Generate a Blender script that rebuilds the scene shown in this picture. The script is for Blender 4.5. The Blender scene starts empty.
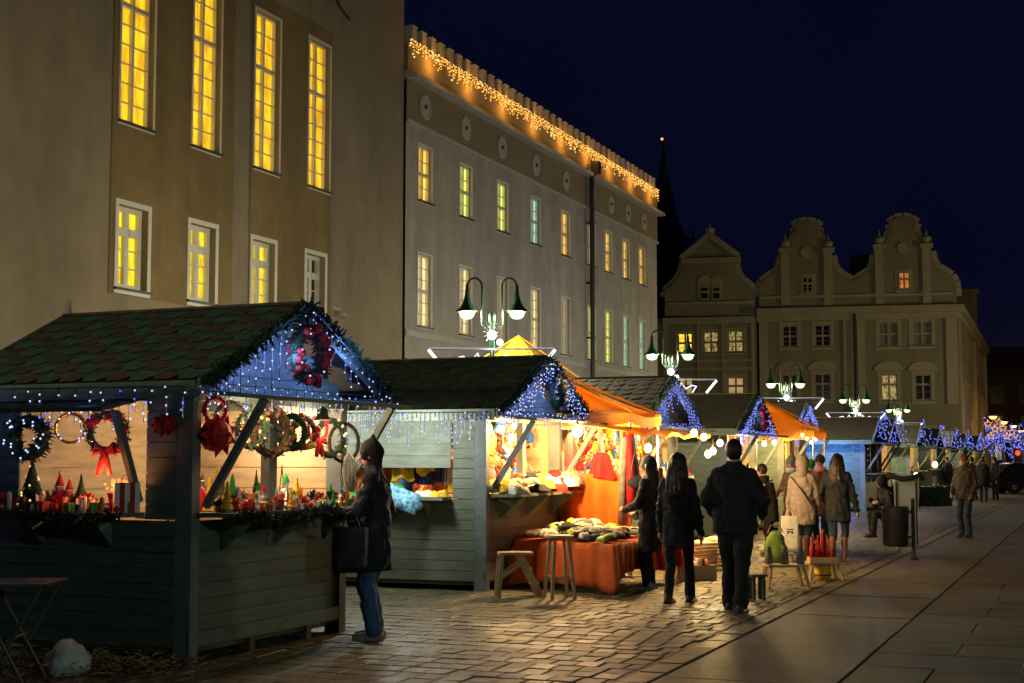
import bpy, bmesh, math, random
from mathutils import Vector, Matrix, noise
R = math.radians
rnd = random.Random(7)
scene = bpy.context.scene
COL = scene.collection

# ------------------------------------------------------------------ camera
PITCH = R(4.75); F = 1422.2; EYE = 1.62
cam_d = bpy.data.cameras.new('camera'); cam_d.lens = 50; cam_d.sensor_width = 36
cam_d.clip_start = .1; cam_d.clip_end = 2000
cam = bpy.data.objects.new('camera', cam_d); COL.objects.link(cam)
cam.location = (0, 0, EYE); cam.rotation_euler = (R(90) + PITCH, 0, 0)
scene.camera = cam
# ------------------------------------------------------------------ night sky
w = bpy.data.worlds.new('World'); scene.world = w; w.use_nodes = True
nt = w.node_tree; nt.nodes.clear()
wo = nt.nodes.new('ShaderNodeOutputWorld'); bg = nt.nodes.new('ShaderNodeBackground')
tc = nt.nodes.new('ShaderNodeTexCoord'); sep = nt.nodes.new('ShaderNodeSeparateXYZ'); cr = nt.nodes.new('ShaderNodeValToRGB')
nt.links.new(tc.outputs['Generated'], sep.inputs[0]); nt.links.new(sep.outputs['Z'], cr.inputs[0])
cr.color_ramp.elements[0].position = 0.0; cr.color_ramp.elements[0].color = (.0040, .0036, .0058, 1)
cr.color_ramp.elements[1].position = .45; cr.color_ramp.elements[1].color = (.0012, .0016, .0085, 1)
e = cr.color_ramp.elements.new(.12); e.color = (.0013, .0016, .0078, 1)
skn = nt.nodes.new('ShaderNodeTexNoise'); skn.inputs['Scale'].default_value = 3.0; skn.inputs['Detail'].default_value = 6; nt.links.new(tc.outputs['Generated'], skn.inputs[0])
skr = nt.nodes.new('ShaderNodeMapRange'); skr.inputs[3].default_value = .7; skr.inputs[4].default_value = 1.35; nt.links.new(skn.outputs['Fac'], skr.inputs[0])
skm = nt.nodes.new('ShaderNodeVectorMath'); skm.operation = 'SCALE'; nt.links.new(cr.outputs[0], skm.inputs[0]); nt.links.new(skr.outputs[0], skm.inputs['Scale'])
bg.inputs['Strength'].default_value = 0.72
nt.links.new(skm.outputs[0], bg.inputs[0]); nt.links.new(bg.outputs[0], wo.inputs[0])
scene.view_settings.view_transform = 'Standard'; scene.view_settings.look = 'None'
scene.view_settings.exposure = 1.0; scene.view_settings.gamma = 1
scene.cycles.use_denoising = True
scene.cycles.max_bounces = 6; scene.cycles.diffuse_bounces = 3; scene.cycles.glossy_bounces = 2
scene.cycles.transparent_max_bounces = 12
scene.cycles.sample_clamp_indirect = 3.0; scene.cycles.sample_clamp_direct = 0
scene.cycles.caustics_reflective = False; scene.cycles.caustics_refractive = False
scene.cycles.use_light_tree = True

# ------------------------------------------------------------------ frames and pixel rays
A0 = R(22.3); DS = Vector((math.sin(A0), math.cos(A0), 0)); DN = Vector((math.cos(A0), -math.sin(A0), 0))
TH = math.atan2(DS.y, DS.x)
def SN(s, n, z=0.0): return DS * s + DN * n + Vector((0, 0, z))
def ray(px, py):
    a = (px - 512) / F; b = (341.5 - py) / F
    return Vector((a, math.cos(PITCH) - b * math.sin(PITCH), math.sin(PITCH) + b * math.cos(PITCH)))
CAM = Vector((0, 0, EYE))
def at_y(px, py, Y): r = ray(px, py); return CAM + r * (Y / r.y)
def at_h(px, py, h): r = ray(px, py); return CAM + r * ((h - EYE) / r.z)
def ground(px, py): return at_h(px, py, 0)
def on_n(px, py, n):
    r = ray(px, py); t = n / r.dot(DN); p = CAM + r * t
    return p.dot(DS), p.z

# ------------------------------------------------------------------ materials
def srgb(c): return tuple(((v / 255) / 12.92 if v / 255 <= .04045 else ((v / 255 + .055) / 1.055) ** 2.4) for v in c)
def mat(name, col, rough=.7, var=.25, scale=6, bump=.0, bscale=30, metal=0, emit=None, es=0, spec=.4, stretch=None, stain=0.0, trans=0):
    m = bpy.data.materials.new(name); m.use_nodes = True; n = m.node_tree; N = n.nodes; L = n.links
    b = N['Principled BSDF']; b.inputs['Roughness'].default_value = rough; b.inputs['Metallic'].default_value = metal
    b.inputs['Specular IOR Level'].default_value = spec
    t = N.new('ShaderNodeTexCoord'); mp = N.new('ShaderNodeMapping'); L.new(t.outputs['Object'], mp.inputs[0])
    if stretch: mp.inputs['Scale'].default_value = stretch
    nz = N.new('ShaderNodeTexNoise'); nz.inputs['Scale'].default_value = scale; nz.inputs['Detail'].default_value = 5
    L.new(mp.outputs[0], nz.inputs[0])
    r = N.new('ShaderNodeValToRGB'); L.new(nz.outputs['Fac'], r.inputs[0])
    r.color_ramp.elements[0].position = .3; r.color_ramp.elements[1].position = .72
    r.color_ramp.elements[0].color = tuple(c * (1 - var) for c in col) + (1,)
    r.color_ramp.elements[1].color = tuple(min(1, c * (1 + var)) for c in col) + (1,)
    out = r.outputs[0]
    if stain:
        n2 = N.new('ShaderNodeTexNoise'); n2.inputs['Scale'].default_value = .55; n2.inputs['Detail'].default_value = 8; n2.inputs['Roughness'].default_value = .65
        m2 = N.new('ShaderNodeMapping'); m2.inputs['Scale'].default_value = (1.6, 1.6, .45); L.new(t.outputs['Object'], m2.inputs[0]); L.new(m2.outputs[0], n2.inputs[0])
        r2 = N.new('ShaderNodeValToRGB'); L.new(n2.outputs['Fac'], r2.inputs[0])
        r2.color_ramp.elements[0].position = .35; r2.color_ramp.elements[1].position = .65
        r2.color_ramp.elements[0].color = (1 - stain,) * 3 + (1,); r2.color_ramp.elements[1].color = (1, 1, 1, 1)
        mx = N.new('ShaderNodeMix'); mx.data_type = 'RGBA'; mx.blend_type = 'MULTIPLY'; mx.inputs[0].default_value = 1
        L.new(out, mx.inputs[6]); L.new(r2.outputs[0], mx.inputs[7]); out = mx.outputs[2]
    L.new(out, b.inputs['Base Color'])
    if bump:
        nb = N.new('ShaderNodeTexNoise'); nb.inputs['Scale'].default_value = bscale; nb.inputs['Detail'].default_value = 4
        L.new(mp.outputs[0], nb.inputs[0])
        bp = N.new('ShaderNodeBump'); bp.inputs['Strength'].default_value = bump; bp.inputs['Distance'].default_value = .02
        L.new(nb.outputs['Fac'], bp.inputs['Height']); L.new(bp.outputs[0], b.inputs['Normal'])
    if emit:
        b.inputs['Emission Color'].default_value = tuple(emit) + (1,); b.inputs['Emission Strength'].default_value = es
        m.cycles.emission_sampling = 'NONE'
    if trans: b.inputs['Transmission Weight'].default_value = trans
    return m
def glow(name, col, s, clear=0.0, sample=False):
    m = bpy.data.materials.new(name); m.use_nodes = True; n = m.node_tree; n.nodes.clear()
    o = n.nodes.new('ShaderNodeOutputMaterial'); e = n.nodes.new('ShaderNodeEmission')
    e.inputs[0].default_value = tuple(col) + (1,); e.inputs[1].default_value = s
    if clear:
        t = n.nodes.new('ShaderNodeBsdfTransparent'); mx = n.nodes.new('ShaderNodeMixShader'); mx.inputs[0].default_value = clear
        n.links.new(e.outputs[0], mx.inputs[1]); n.links.new(t.outputs[0], mx.inputs[2]); n.links.new(mx.outputs[0], o.inputs[0])
    else: n.links.new(e.outputs[0], o.inputs[0])
    m.cycles.emission_sampling = 'AUTO' if sample else 'NONE'
    return m
def pane_mat(name, c1, c2, s, scale=2.2):
    """a lit room seen through a pane: uneven, with darker curtain-like patches"""
    m = bpy.data.materials.new(name); m.use_nodes = True; n = m.node_tree; N = n.nodes; L = n.links
    b = N['Principled BSDF']; b.inputs['Roughness'].default_value = .15; b.inputs['Base Color'].default_value = (.05, .05, .05, 1)
    t = N.new('ShaderNodeTexCoord'); mp = N.new('ShaderNodeMapping'); mp.inputs['Scale'].default_value = (3.0, 3.0, .9)
    L.new(t.outputs['Object'], mp.inputs[0])
    nz = N.new('ShaderNodeTexNoise'); nz.inputs['Scale'].default_value = scale; nz.inputs['Detail'].default_value = 3; L.new(mp.outputs[0], nz.inputs[0])
    r = N.new('ShaderNodeValToRGB'); L.new(nz.outputs['Fac'], r.inputs[0])
    r.color_ramp.elements[0].position = .35; r.color_ramp.elements[1].position = .62
    r.color_ramp.elements[0].color = tuple(c2) + (1,); r.color_ramp.elements[1].color = tuple(c1) + (1,)
    L.new(r.outputs[0], b.inputs['Emission Color']); b.inputs['Emission Strength'].default_value = s
    m.cycles.emission_sampling = 'NONE'
    return m

M = {}
M['plaster_a'] = mat('plaster grey beige', (.285, .24, .165), .9, .12, 1.3, .35, 9, stain=.28)
M['plaster_field'] = mat('plaster ochre', (.235, .172, .075), .9, .12, 1.6, .25, 9, stain=.32)
M['plaster_b'] = mat('plaster pale grey', (.42, .395, .345), .9, .09, 2, .25, 9, stain=.30)
M['plaster_frieze'] = mat('plaster ochre frieze', (.27, .215, .12), .9, .1, 1.6, .2, 9, stain=.15)
M['trim'] = mat('stone trim', (.42, .40, .36), .8, .08, 3, .1, 20)
M['frame'] = mat('white window paint', (.62, .62, .58), .5, .06, 5)
M['frame_dim'] = mat('old white window paint', (.5, .5, .45), .5, .06, 5)
M['sill'] = mat('zinc sill', (.06, .06, .06), .45, .2, 4)
M['iron'] = mat('dark iron', (.02, .022, .022), .45, .2, 8)
M['lampgreen'] = mat('green lamp enamel', (.010, .038, .018), .35, .2, 8)
M['olive'] = mat('plaster olive', (.21, .19, .115), .9, .08, .6, stain=.2)
M['olive_dark'] = mat('plaster grey olive', (.20, .18, .098), .9, .08, .6, stain=.2)
M['cream'] = mat('plaster cream trim', (.30, .265, .15), .85, .08, .8, stain=.15)
M['tileroof'] = mat('old roof tile', (.05, .025, .018), .8, .3, 3)
M['dark_glass'] = mat('unlit glass', (.012, .014, .016), .12, .1, 3, spec=.6)
M['pane_gold'] = pane_mat('lit pane gold', (.95, .53, .012), (.55, .25, .005), .72)
M['pane_yellow'] = pane_mat('lit pane yellow', (.98, .70, .015), (.50, .33, .01), .66)
M['pane_b1'] = pane_mat('lit pane amber b', (.95, .52, .05), (.6, .33, .04), .9)
M['pane_b2'] = pane_mat('lit pane lime b', (.80, .78, .10), (.5, .5, .08), .9)
M['pane_b3'] = pane_mat('lit pane teal b', (.36, .62, .42), (.2, .38, .25), .75)
M['pane_b4'] = pane_mat('lit pane pale b', (.92, .66, .26), (.5, .36, .14), .85)
M['pane_b5'] = pane_mat('lit pane dim b', (.42, .27, .10), (.25, .17, .08), .6)
M['pane_red'] = pane_mat('lit pane red', (.95, .30, .06), (.5, .08, .03), .35)
M['pane_mix'] = pane_mat('lit pane patchy', (.85, .62, .2), (.02, .02, .02), .3, 5)
M['wood'] = mat('green grey painted board', (.120, .170, .140), .62, .28, 3, .25, 22, stretch=(1, 1, 5), stain=.25)
M['wood_pale'] = mat('sage painted board', (.17, .19, .145), .62, .22, 3, .25, 22, stretch=(1, 1, 5), stain=.2)
M['wood_in'] = mat('bare pine board', (.50, .36, .21), .6, .2, 3, .2, 20, stretch=(1, 1, 5))
M['wood_post'] = mat('grey blue painted post', (.15, .18, .18), .55, .2, 4, .2, 20)
M['wood_raw'] = mat('raw pine', (.46, .33, .17), .55, .2, 5, .2, 25, stretch=(1, 1, .3))
M['wood_dark'] = mat('weathered dark wood', (.09, .075, .05), .7, .3, 5, .2, 25)
M['sh_green'] = mat('green shingle', (.075, .175, .085), .85, .35, 9, .4, 90)
M['sh_brown'] = mat('brown shingle', (.13, .09, .065), .85, .35, 9, .4, 90)
M['sh_dark'] = mat('dark weathered shingle', (.034, .036, .020), .85, .35, 9, .4, 90)
M['sh_dark2'] = mat('dark red weathered shingle', (.042, .030, .019), .85, .35, 9, .4, 90)
M['felt'] = mat('black roofing felt', (.015, .016, .015), .9, .2, 9)
M['needle'] = mat('spruce needles', (.018, .055, .025), .6, .5, 30)
M['needle2'] = mat('dark spruce needles', (.010, .035, .018), .6, .5, 30)
M['twig'] = mat('brown twigs', (.10, .055, .03), .8, .4, 30)
M['straw'] = mat('straw', (.42, .28, .09), .7, .4, 30)
M['darkred'] = mat('dark red felt', (.26, .008, .008), .8, .3, 14)
M['red'] = mat('red felt', (.50, .015, .015), .7, .3, 14)
M['redshine'] = mat('red lacquer', (.5, .01, .012), .25, .2, 14)
M['gold'] = mat('gold glass', (.7, .42, .08), .25, .2, 14, metal=.8)
M['white'] = mat('white ceramic', (.75, .73, .68), .4, .08, 14)
M['silver'] = mat('silver foil', (.6, .6, .62), .3, .1, 14, metal=.8)
M['blue'] = mat('blue cloth', (.02, .10, .42), .75, .3, 9)
M['sky'] = mat('pale blue floral cloth', (.16, .36, .60), .8, .9, 16)
M['green'] = mat('bright green cloth', (.02, .28, .05), .75, .3, 9)
M['lime'] = mat('lime cloth', (.35, .55, .03), .75, .3, 9)
M['yellow'] = mat('yellow cloth', (.75, .46, .03), .75, .25, 9)
M['orange'] = mat('orange cloth', (.72, .15, .01), .75, .2, 4)
M['orange_table'] = mat('orange tablecloth', (.75, .12, .012), .8, .2, 4)
def textile(name, cols, scale):
    m = bpy.data.materials.new(name); m.use_nodes = True; n = m.node_tree; N = n.nodes; L = n.links; b = N['Principled BSDF']; b.inputs['Roughness'].default_value = .85
    t = N.new('ShaderNodeTexCoord'); v = N.new('ShaderNodeTexVoronoi'); v.inputs['Scale'].default_value = scale; L.new(t.outputs['Object'], v.inputs[0])
    s = N.new('ShaderNodeSeparateColor'); L.new(v.outputs['Color'], s.inputs[0]); r = N.new('ShaderNodeValToRGB'); r.color_ramp.interpolation = 'CONSTANT'; L.new(s.outputs[0], r.inputs[0])
    for i, c in enumerate(cols):
        e = r.color_ramp.elements[i] if i < 2 else r.color_ramp.elements.new(.5)
        e.position = i / len(cols); e.color = tuple(c) + (1,)
    L.new(r.outputs[0], b.inputs['Base Color']); return m
M['textile'] = textile('multicoloured print', [(.6, .03, .02), (.75, .45, .04), (.6, .55, .45), (.05, .12, .4), (.65, .16, .02), (.12, .03, .02)], 34)
M['textile2'] = textile('warm knitted pattern', [(.70, .10, .02), (.8, .5, .06), (.35, .03, .02), (.7, .62, .4), (.65, .22, .03)], 48)
M['pink'] = mat('pink cloth', (.6, .2, .2), .75, .25, 9)
M['cloth_white'] = mat('white knitwear', (.6, .57, .5), .9, .2, 16, .4, 60)
M['cloth_grey'] = mat('grey knitwear', (.2, .2, .19), .9, .3, 16, .4, 60)
M['cloth_black'] = mat('black knitwear', (.02, .02, .022), .9, .3, 16, .4, 60)
M['cloth_brown'] = mat('brown knitwear', (.17, .08, .04), .9, .3, 16, .4, 60)
M['purple'] = mat('purple cloth', (.08, .03, .18), .8, .3, 9)
M['skin'] = mat('skin', (.5, .28, .19), .5, .1, 10)
M['hair_dark'] = mat('dark hair', (.018, .010, .006), .5, .3, 40)
M['jeans'] = mat('blue jeans', (.045, .12, .27), .85, .25, 18, .2, 80)
M['jeans_dark'] = mat('dark jeans', (.02, .03, .055), .85, .25, 18, .2, 80)
M['navy'] = mat('navy jacket', (.014, .017, .036), .8, .3, 8, .5, 10)
M['black'] = mat('black wool', (.010, .010, .011), .85, .3, 8, .5, 10)
M['beige_coat'] = mat('beige quilted coat', (.27, .215, .19), .8, .15, 8, .7, 12)
M['brown_coat'] = mat('brown jacket', (.040, .026, .013), .8, .25, 8, .6, 11)
M['teal_coat'] = mat('dark teal parka', (.009, .012, .014), .8, .25, 8, .6, 11)
M['shoe_pale'] = mat('pale grey shoe', (.28, .26, .23), .6, .2, 20)
M['shoe'] = mat('dark shoe leather', (.03, .02, .015), .45, .2, 20)
M['boot'] = mat('brown boot leather', (.16, .07, .035), .5, .2, 20)
M['bagblack'] = mat('black shiny bag', (.010, .010, .012), .38, .3, 12, .3, 9)
M['bagwhite'] = mat('white carrier bag', (.62, .62, .6), .45, .1, 12, .3, 14)
M['print'] = mat('dark bag print', (.05, .05, .09), .6, .2, 20)
M['plastic_bag'] = mat('crumpled white plastic', (.6, .64, .64), .4, .1, 8, .8, 18)
M['tube_dark'] = mat('dull grey tube', (.12, .13, .125), .5, .1, 8, metal=.4)
M['metal'] = mat('steel tube', (.35, .36, .35), .4, .1, 8, metal=.6)
def canvas(name, col):
    m = mat(name, col, .7, .12, 3, .15, 8, stain=.15); n = m.node_tree; b = n.nodes['Principled BSDF']; o = n.nodes['Material Output']
    t = n.nodes.new('ShaderNodeBsdfTranslucent'); t.inputs[0].default_value = tuple(col) + (1,); x = n.nodes.new('ShaderNodeMixShader'); x.inputs[0].default_value = .5
    n.links.new(b.outputs[0], x.inputs[1]); n.links.new(t.outputs[0], x.inputs[2]); n.links.new(x.outputs[0], o.inputs[0]); return m
M['pvc_orange'] = canvas('orange tent canvas', (.95, .56, .055))
M['pvc_yellow'] = canvas('yellow tent canvas', (.85, .48, .05))
M['carpaint'] = mat('dark car paint', (.012, .013, .018), .22, .1, 3, spec=.6)
M['rubber'] = mat('tyre rubber', (.012, .012, .012), .8, .1, 10)
M['pot'] = mat('terracotta', (.4, .15, .06), .7, .2, 12)
M['pale_board'] = mat('pale grey board', (.32, .34, .31), .6, .08, 6)
M['led_blue'] = glow('led blue', (.12, .18, 1.0), .85)
M['led_white'] = glow('led cold white', (.50, .56, 1.0), .8)
M['led_dim'] = glow('led violet blue', (.26, .30, 1.0), .6)
M['neon_dim'] = glow('neon line', (.8, .86, 1.0), .3)
M['led_cold'] = glow('neon white', (.80, .86, 1.0), 1.5)
M['led_amber'] = glow('led amber', (1.0, .42, .06), .8)
M['led_gold'] = glow('led gold', (1.0, .62, .18), .8)
M['led_red'] = glow('led red', (1.0, .08, .03), 1.6)
M['bulb'] = glow('warm bulb', (1.0, .80, .38), 7.0, .35)
M['globe'] = glow('lamp globe', (.80, 1.0, .62), 1.08, .45)
M['globe_white'] = glow('lamp cluster', (.85, 1.0, .9), 3.0, .3)
M['sodium'] = glow('sodium globe', (1.0, .45, .10), 3.4, .4)
M['tail'] = glow('red signal', (1.0, .03, .02), 2.2)
M['candle'] = glow('candle glow', (1.0, .22, .04), 1.4)

# ------------------------------------------------------------------ mesh builder
class MB:
    def __init__(s): s.v = []; s.f = []; s.m = []; s.mi = 0
    def add(s, vs, fs):
        o = len(s.v); s.v += [tuple(v) for v in vs]; s.f += [tuple(i + o for i in f) for f in fs]; s.m += [s.mi] * len(fs)
    def box(s, c, d, rot=None):
        hx, hy, hz = d[0] / 2, d[1] / 2, d[2] / 2
        vs = [Vector((x, y, z)) for z in (-hz, hz) for y in (-hy, hy) for x in (-hx, hx)]
        if rot is not None: vs = [rot @ v for v in vs]
        c = Vector(c); vs = [v + c for v in vs]
        s.add(vs, [(0, 2, 3, 1), (4, 5, 7, 6), (0, 1, 5, 4), (2, 6, 7, 3), (0, 4, 6, 2), (1, 3, 7, 5)])
    def bx(s, x0, x1, y0, y1, z0, z1): s.box(((x0 + x1) / 2, (y0 + y1) / 2, (z0 + z1) / 2), (x1 - x0, y1 - y0, z1 - z0))
    def bar(s, a, b, w, h=None, up=(0, 0, 1)):
        a = Vector(a); b = Vector(b); d = b - a; L = d.length
        if L < 1e-6: return
        z = d / L; u = Vector(up)
        if abs(z.dot(u)) > .98: u = Vector((1, 0, 0))
        x = u.cross(z).normalized(); y = z.cross(x)
        rot = Matrix((x, y, z)).transposed()
        s.box((a + b) / 2, (w, h or w, L), rot)
    def tube(s, pts, r, n=6, cap=True):
        pts = [Vector(p) for p in pts]; rs = r if isinstance(r, (list, tuple)) else [r] * len(pts)
        vs = []; px = None
        for i, p in enumerate(pts):
            d = (pts[min(i + 1, len(pts) - 1)] - pts[max(i - 1, 0)])
            if d.length < 1e-9: d = Vector((0, 0, 1))
            d.normalize()
            if px is None: px = d.orthogonal().normalized()
            else:
                px = px - d * px.dot(d); px = px.normalized() if px.length > 1e-6 else d.orthogonal().normalized()
            py = d.cross(px)
            for k in range(n):
                a = 2 * math.pi * k / n; vs.append(p + (px * math.cos(a) + py * math.sin(a)) * rs[i])
        fs = []
        for i in range(len(pts) - 1):
            for k in range(n):
                k2 = (k + 1) % n; fs.append((i * n + k, i * n + k2, (i + 1) * n + k2, (i + 1) * n + k))
        if cap: fs.append(tuple(range(n))[::-1]); fs.append(tuple((len(pts) - 1) * n + k for k in range(n)))
        s.add(vs, fs)
    def lathe(s, prof, c=(0, 0, 0), n=12, sx=1, sy=1):
        c = Vector(c); vs = []; fs = []
        for r, z in prof:
            for k in range(n):
                a = 2 * math.pi * k / n; vs.append(c + Vector((math.cos(a) * max(r, 1e-4) * sx, math.sin(a) * max(r, 1e-4) * sy, z)))
        for i in range(len(prof) - 1):
            for k in range(n):
                k2 = (k + 1) % n; fs.append((i * n + k, i * n + k2, (i + 1) * n + k2, (i + 1) * n + k))
        fs.append(tuple(range(n))[::-1]); fs.append(tuple((len(prof) - 1) * n + k for k in range(n)))
        s.add(vs, fs)
    def sphere(s, c, r, n=8, m=6, sc=(1, 1, 1), rot=None):
        c = Vector(c); vs = []; fs = []
        for i in range(m + 1):
            t = math.pi * i / m
            for k in range(n):
                a = 2 * math.pi * k / n
                v = Vector((math.sin(t) * math.cos(a) * sc[0], math.sin(t) * math.sin(a) * sc[1], -math.cos(t) * sc[2])) * r
                if i in (0, m): v = Vector((0, 0, (-1 if i == 0 else 1) * sc[2] * r)) + Vector((math.cos(a), math.sin(a), 0)) * r * .01
                if rot is not None: v = rot @ v
                vs.append(c + v)
        for i in range(m):
            for k in range(n):
                k2 = (k + 1) % n; fs.append((i * n + k, i * n + k2, (i + 1) * n + k2, (i + 1) * n + k))
        fs.append(tuple(range(n))[::-1]); fs.append(tuple(m * n + k for k in range(n)))
        s.add(vs, fs)
    def prism(s, poly, y0, y1, axis='y'):
        """poly of (x,z), extruded from y0 to y1"""
        n = len(poly)
        vs = [(x, y0, z) for x, z in poly] + [(x, y1, z) for x, z in poly]
        s.add(vs, [tuple(range(n)), tuple(range(2 * n - 1, n - 1, -1))] + [(i, (i + n), (i + 1) % n + n, (i + 1) % n) for i in range(n)])
    def loft(s, rings, n=16):
        """rings of (centre, rx, ry[, rot z]) horizontal ellipses"""
        vs = []; fs = []
        for rg in rings:
            c, rx, ry = Vector(rg[0]), rg[1], rg[2]
            for k in range(n):
                a = 2 * math.pi * k / n; vs.append(c + Vector((math.cos(a) * rx, math.sin(a) * ry, 0)))
        for i in range(len(rings) - 1):
            for k in range(n):
                k2 = (k + 1) % n; fs.append((i * n + k, i * n + k2, (i + 1) * n + k2, (i + 1) * n + k))
        fs.append(tuple(range(n))[::-1]); fs.append(tuple((len(rings) - 1) * n + k for k in range(n)))
        s.add(vs, fs)
    def build(s, name, mats, parent=None, smooth=False, loc=None, rot=None):
        me = bpy.data.meshes.new(name); me.from_pydata(s.v, [], s.f)
        mats = mats if isinstance(mats, (list, tuple)) else [mats]
        for m in mats: me.materials.append(M[m] if isinstance(m, str) else m)
        if len(mats) > 1: me.polygons.foreach_set('material_index', s.m)
        if smooth: me.polygons.foreach_set('use_smooth', [True] * len(me.polygons))
        me.update()
        o = bpy.data.objects.new(name, me); COL.objects.link(o)
        if parent: o.parent = parent
        if loc is not None: o.location = loc
        if rot is not None: o.rotation_euler = rot
        return o
LABELS = {}
def tag(o, label, cat, group=None):
    o['label'] = label; o['category'] = cat
    if group: o['group'] = group
    LABELS.setdefault(label, []).append(o.name)
    return o
def kind(o, k): o['kind'] = k; return o
def thing(name, label, cat, loc=(0, 0, 0), rz=0, group=None):
    o = bpy.data.objects.new(name, None); COL.objects.link(o); o.empty_display_size = .1
    o.location = loc; o.rotation_euler = (0, 0, rz); return tag(o, label, cat, group)
def copy_tree(o, parent=None, skip=()):
    c = o.copy(); COL.objects.link(c); c.parent = parent
    for ch in list(o.children): copy_tree(ch, c)
    return c
def plight(name, parent, loc, energy, col, r=.05):
    d = bpy.data.lights.new(name, 'POINT'); d.energy = energy; d.color = col; d.shadow_soft_size = r
    o = bpy.data.objects.new(name, d); COL.objects.link(o); o.location = loc
    if parent: o.parent = parent
    return o
_U = ['first', 'second', 'third', 'fourth', 'fifth', 'sixth', 'seventh', 'eighth', 'ninth']
ORD = ['first', 'second', 'third', 'fourth', 'fifth', 'sixth', 'seventh', 'eighth', 'ninth', 'tenth', 'eleventh', 'twelfth', 'thirteenth', 'fourteenth', 'fifteenth', 'sixteenth', 'seventeenth', 'eighteenth', 'nineteenth', 'twentieth'] + ['twenty-' + x for x in ('first', 'second', 'third', 'fourth', 'fifth', 'sixth', 'seventh', 'eighth', 'ninth')] + [x for t_, o_ in (('thirty', 'thirtieth'), ('forty', 'fortieth'), ('fifty', 'fiftieth'), ('sixty', 'sixtieth')) for x in [o_] + [t_ + '-' + u_ for u_ in _U]]
WARM = (1.0, .66, .24); BLUE = (.20, .33, 1.0); COLD = (.8, .95, .8)
random.seed(5)
# ================================================================== GROUND
def ground_mat():
    m = mat('sand joints and dust', (.040, .034, .02), .6, .25, 3, .5, 60, spec=.4, stain=.3); return m
g = MB(); g.add([(-400, -60, 0), (400, -60, 0), (400, 700, 0), (-400, 700, 0)], [(0, 1, 2, 3)])
kind(g.build('ground', ground_mat()), 'structure')
M['sett'] = mat('granite sett', (.155, .130, .068), .60, .4, 6, .25, 40, spec=.4, stain=.35)
M['sett2'] = mat('darker granite sett', (.118, .098, .052), .50, .4, 6, .25, 40, spec=.4, stain=.35)
M['slab'] = mat('worn paving slab', (.110, .096, .044), .56, .3, 3, .35, 25, spec=.5, stain=.45)
M['slab2'] = mat('small paving stone', (.078, .068, .032), .62, .25, 3, .2, 35, spec=.4, stain=.45)
def pavers(name, s0, s1, n0, n1, ls, ln, gap, hgt, mats, jitter, tilt, stagger=.5, base=.0, seed=1, gs=None):
    r = random.Random(seed); b = MB(); s = s0; row = 0
    while s < s1:
        l = ls * (1 + jitter * (r.random() - .5)); n = n0 - (stagger * ln if row % 2 else 0)
        while n < n1:
            wn = ln * (1 + jitter * (r.random() - .5)); a = max(n, n0); c = min(n + wn, n1)
            if c - a > .06:
                h = base + hgt + (r.random() - .5) * .006
                tx = (r.random() - .5) * tilt; ty = (r.random() - .5) * tilt
                g2 = gap / 2; g3 = (gs or gap) / 2; bv = min(.010, (c - a) * .1)
                P = []
                for (ds, dn, dz) in [(g3, g2, -hgt * .8), (l - g3, g2, -hgt * .8), (l - g3, c - a - g2, -hgt * .8), (g3, c - a - g2, -hgt * .8),
                                     (g3 + bv, g2 + bv, 0), (l - g3 - bv, g2 + bv, 0), (l - g3 - bv, c - a - g2 - bv, 0), (g3 + bv, c - a - g2 - bv, 0)]:
                    z = h + dz + (tx * (ds / l - .5) + ty * (dn / (c - a) - .5) if dz == 0 else 0)
                    P.append(SN(s + ds, a + dn, max(z, .002)))
                b.mi = 0 if r.random() < .6 else 1
                b.add(P, [(7, 6, 5, 4), (4, 5, 1, 0), (5, 6, 2, 1), (6, 7, 3, 2), (7, 4, 0, 3)])
            n += wn
        s += l; row += 1
    return kind(b.build(name, mats), 'structure')
pavers('cobbled_pavement', 1, 46, -17, -3.32, .27, .205, .010, .009, ['sett', 'sett2'], .10, .010, seed=2, gs=.016)
pavers('far_pavement', 46, 100, -13, -3.32, .8, .6, .02, .02, ['sett', 'sett2'], .2, .02, seed=3)
pavers('gutter', -4, 100, -3.30, -3.06, .5, .40, .018, .012, ['sett2', 'sett'], .1, .006, 0, seed=4)
pavers('slab_path', -4, 110, -3.05, -1.785, 2.4, 1.6, .008, .010, ['slab', 'slab'], .12, .006, 0, seed=5)
pavers('stone_pavement', -6, 90, -1.775, 10, .80, 1.25, .007, .014, ['slab2', 'slab2'], .1, .004, .5, seed=6)

# ================================================================== BUILDINGS helpers
def wall_open(mb, x0, x1, z0, z1, ops, y=0, th=.35):
    """a wall in the xz plane facing -y with real openings and reveals"""
    xs = sorted(set([x0, x1] + [v for o in ops for v in (o[0], o[1])])); zs = sorted(set([z0, z1] + [v for o in ops for v in (o[2], o[3])]))
    for i in range(len(xs) - 1):
        for j in range(len(zs) - 1):
            cx = (xs[i] + xs[i + 1]) / 2; cz = (zs[j] + zs[j + 1]) / 2
            if any(o[0] < cx < o[1] and o[2] < cz < o[3] for o in ops): continue
            mb.add([(xs[i], y, zs[j]), (xs[i + 1], y, zs[j]), (xs[i + 1], y, zs[j + 1]), (xs[i], y, zs[j + 1])], [(0, 1, 2, 3)])
    for a, b, c, d in ops:
        mb.add([(a, y, c), (b, y, c), (b, y, d), (a, y, d), (a, y + th, c), (b, y + th, c), (b, y + th, d), (a, y + th, d)],
               [(0, 4, 5, 1), (1, 5, 6, 2), (2, 6, 7, 3), (3, 7, 4, 0)])
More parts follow.
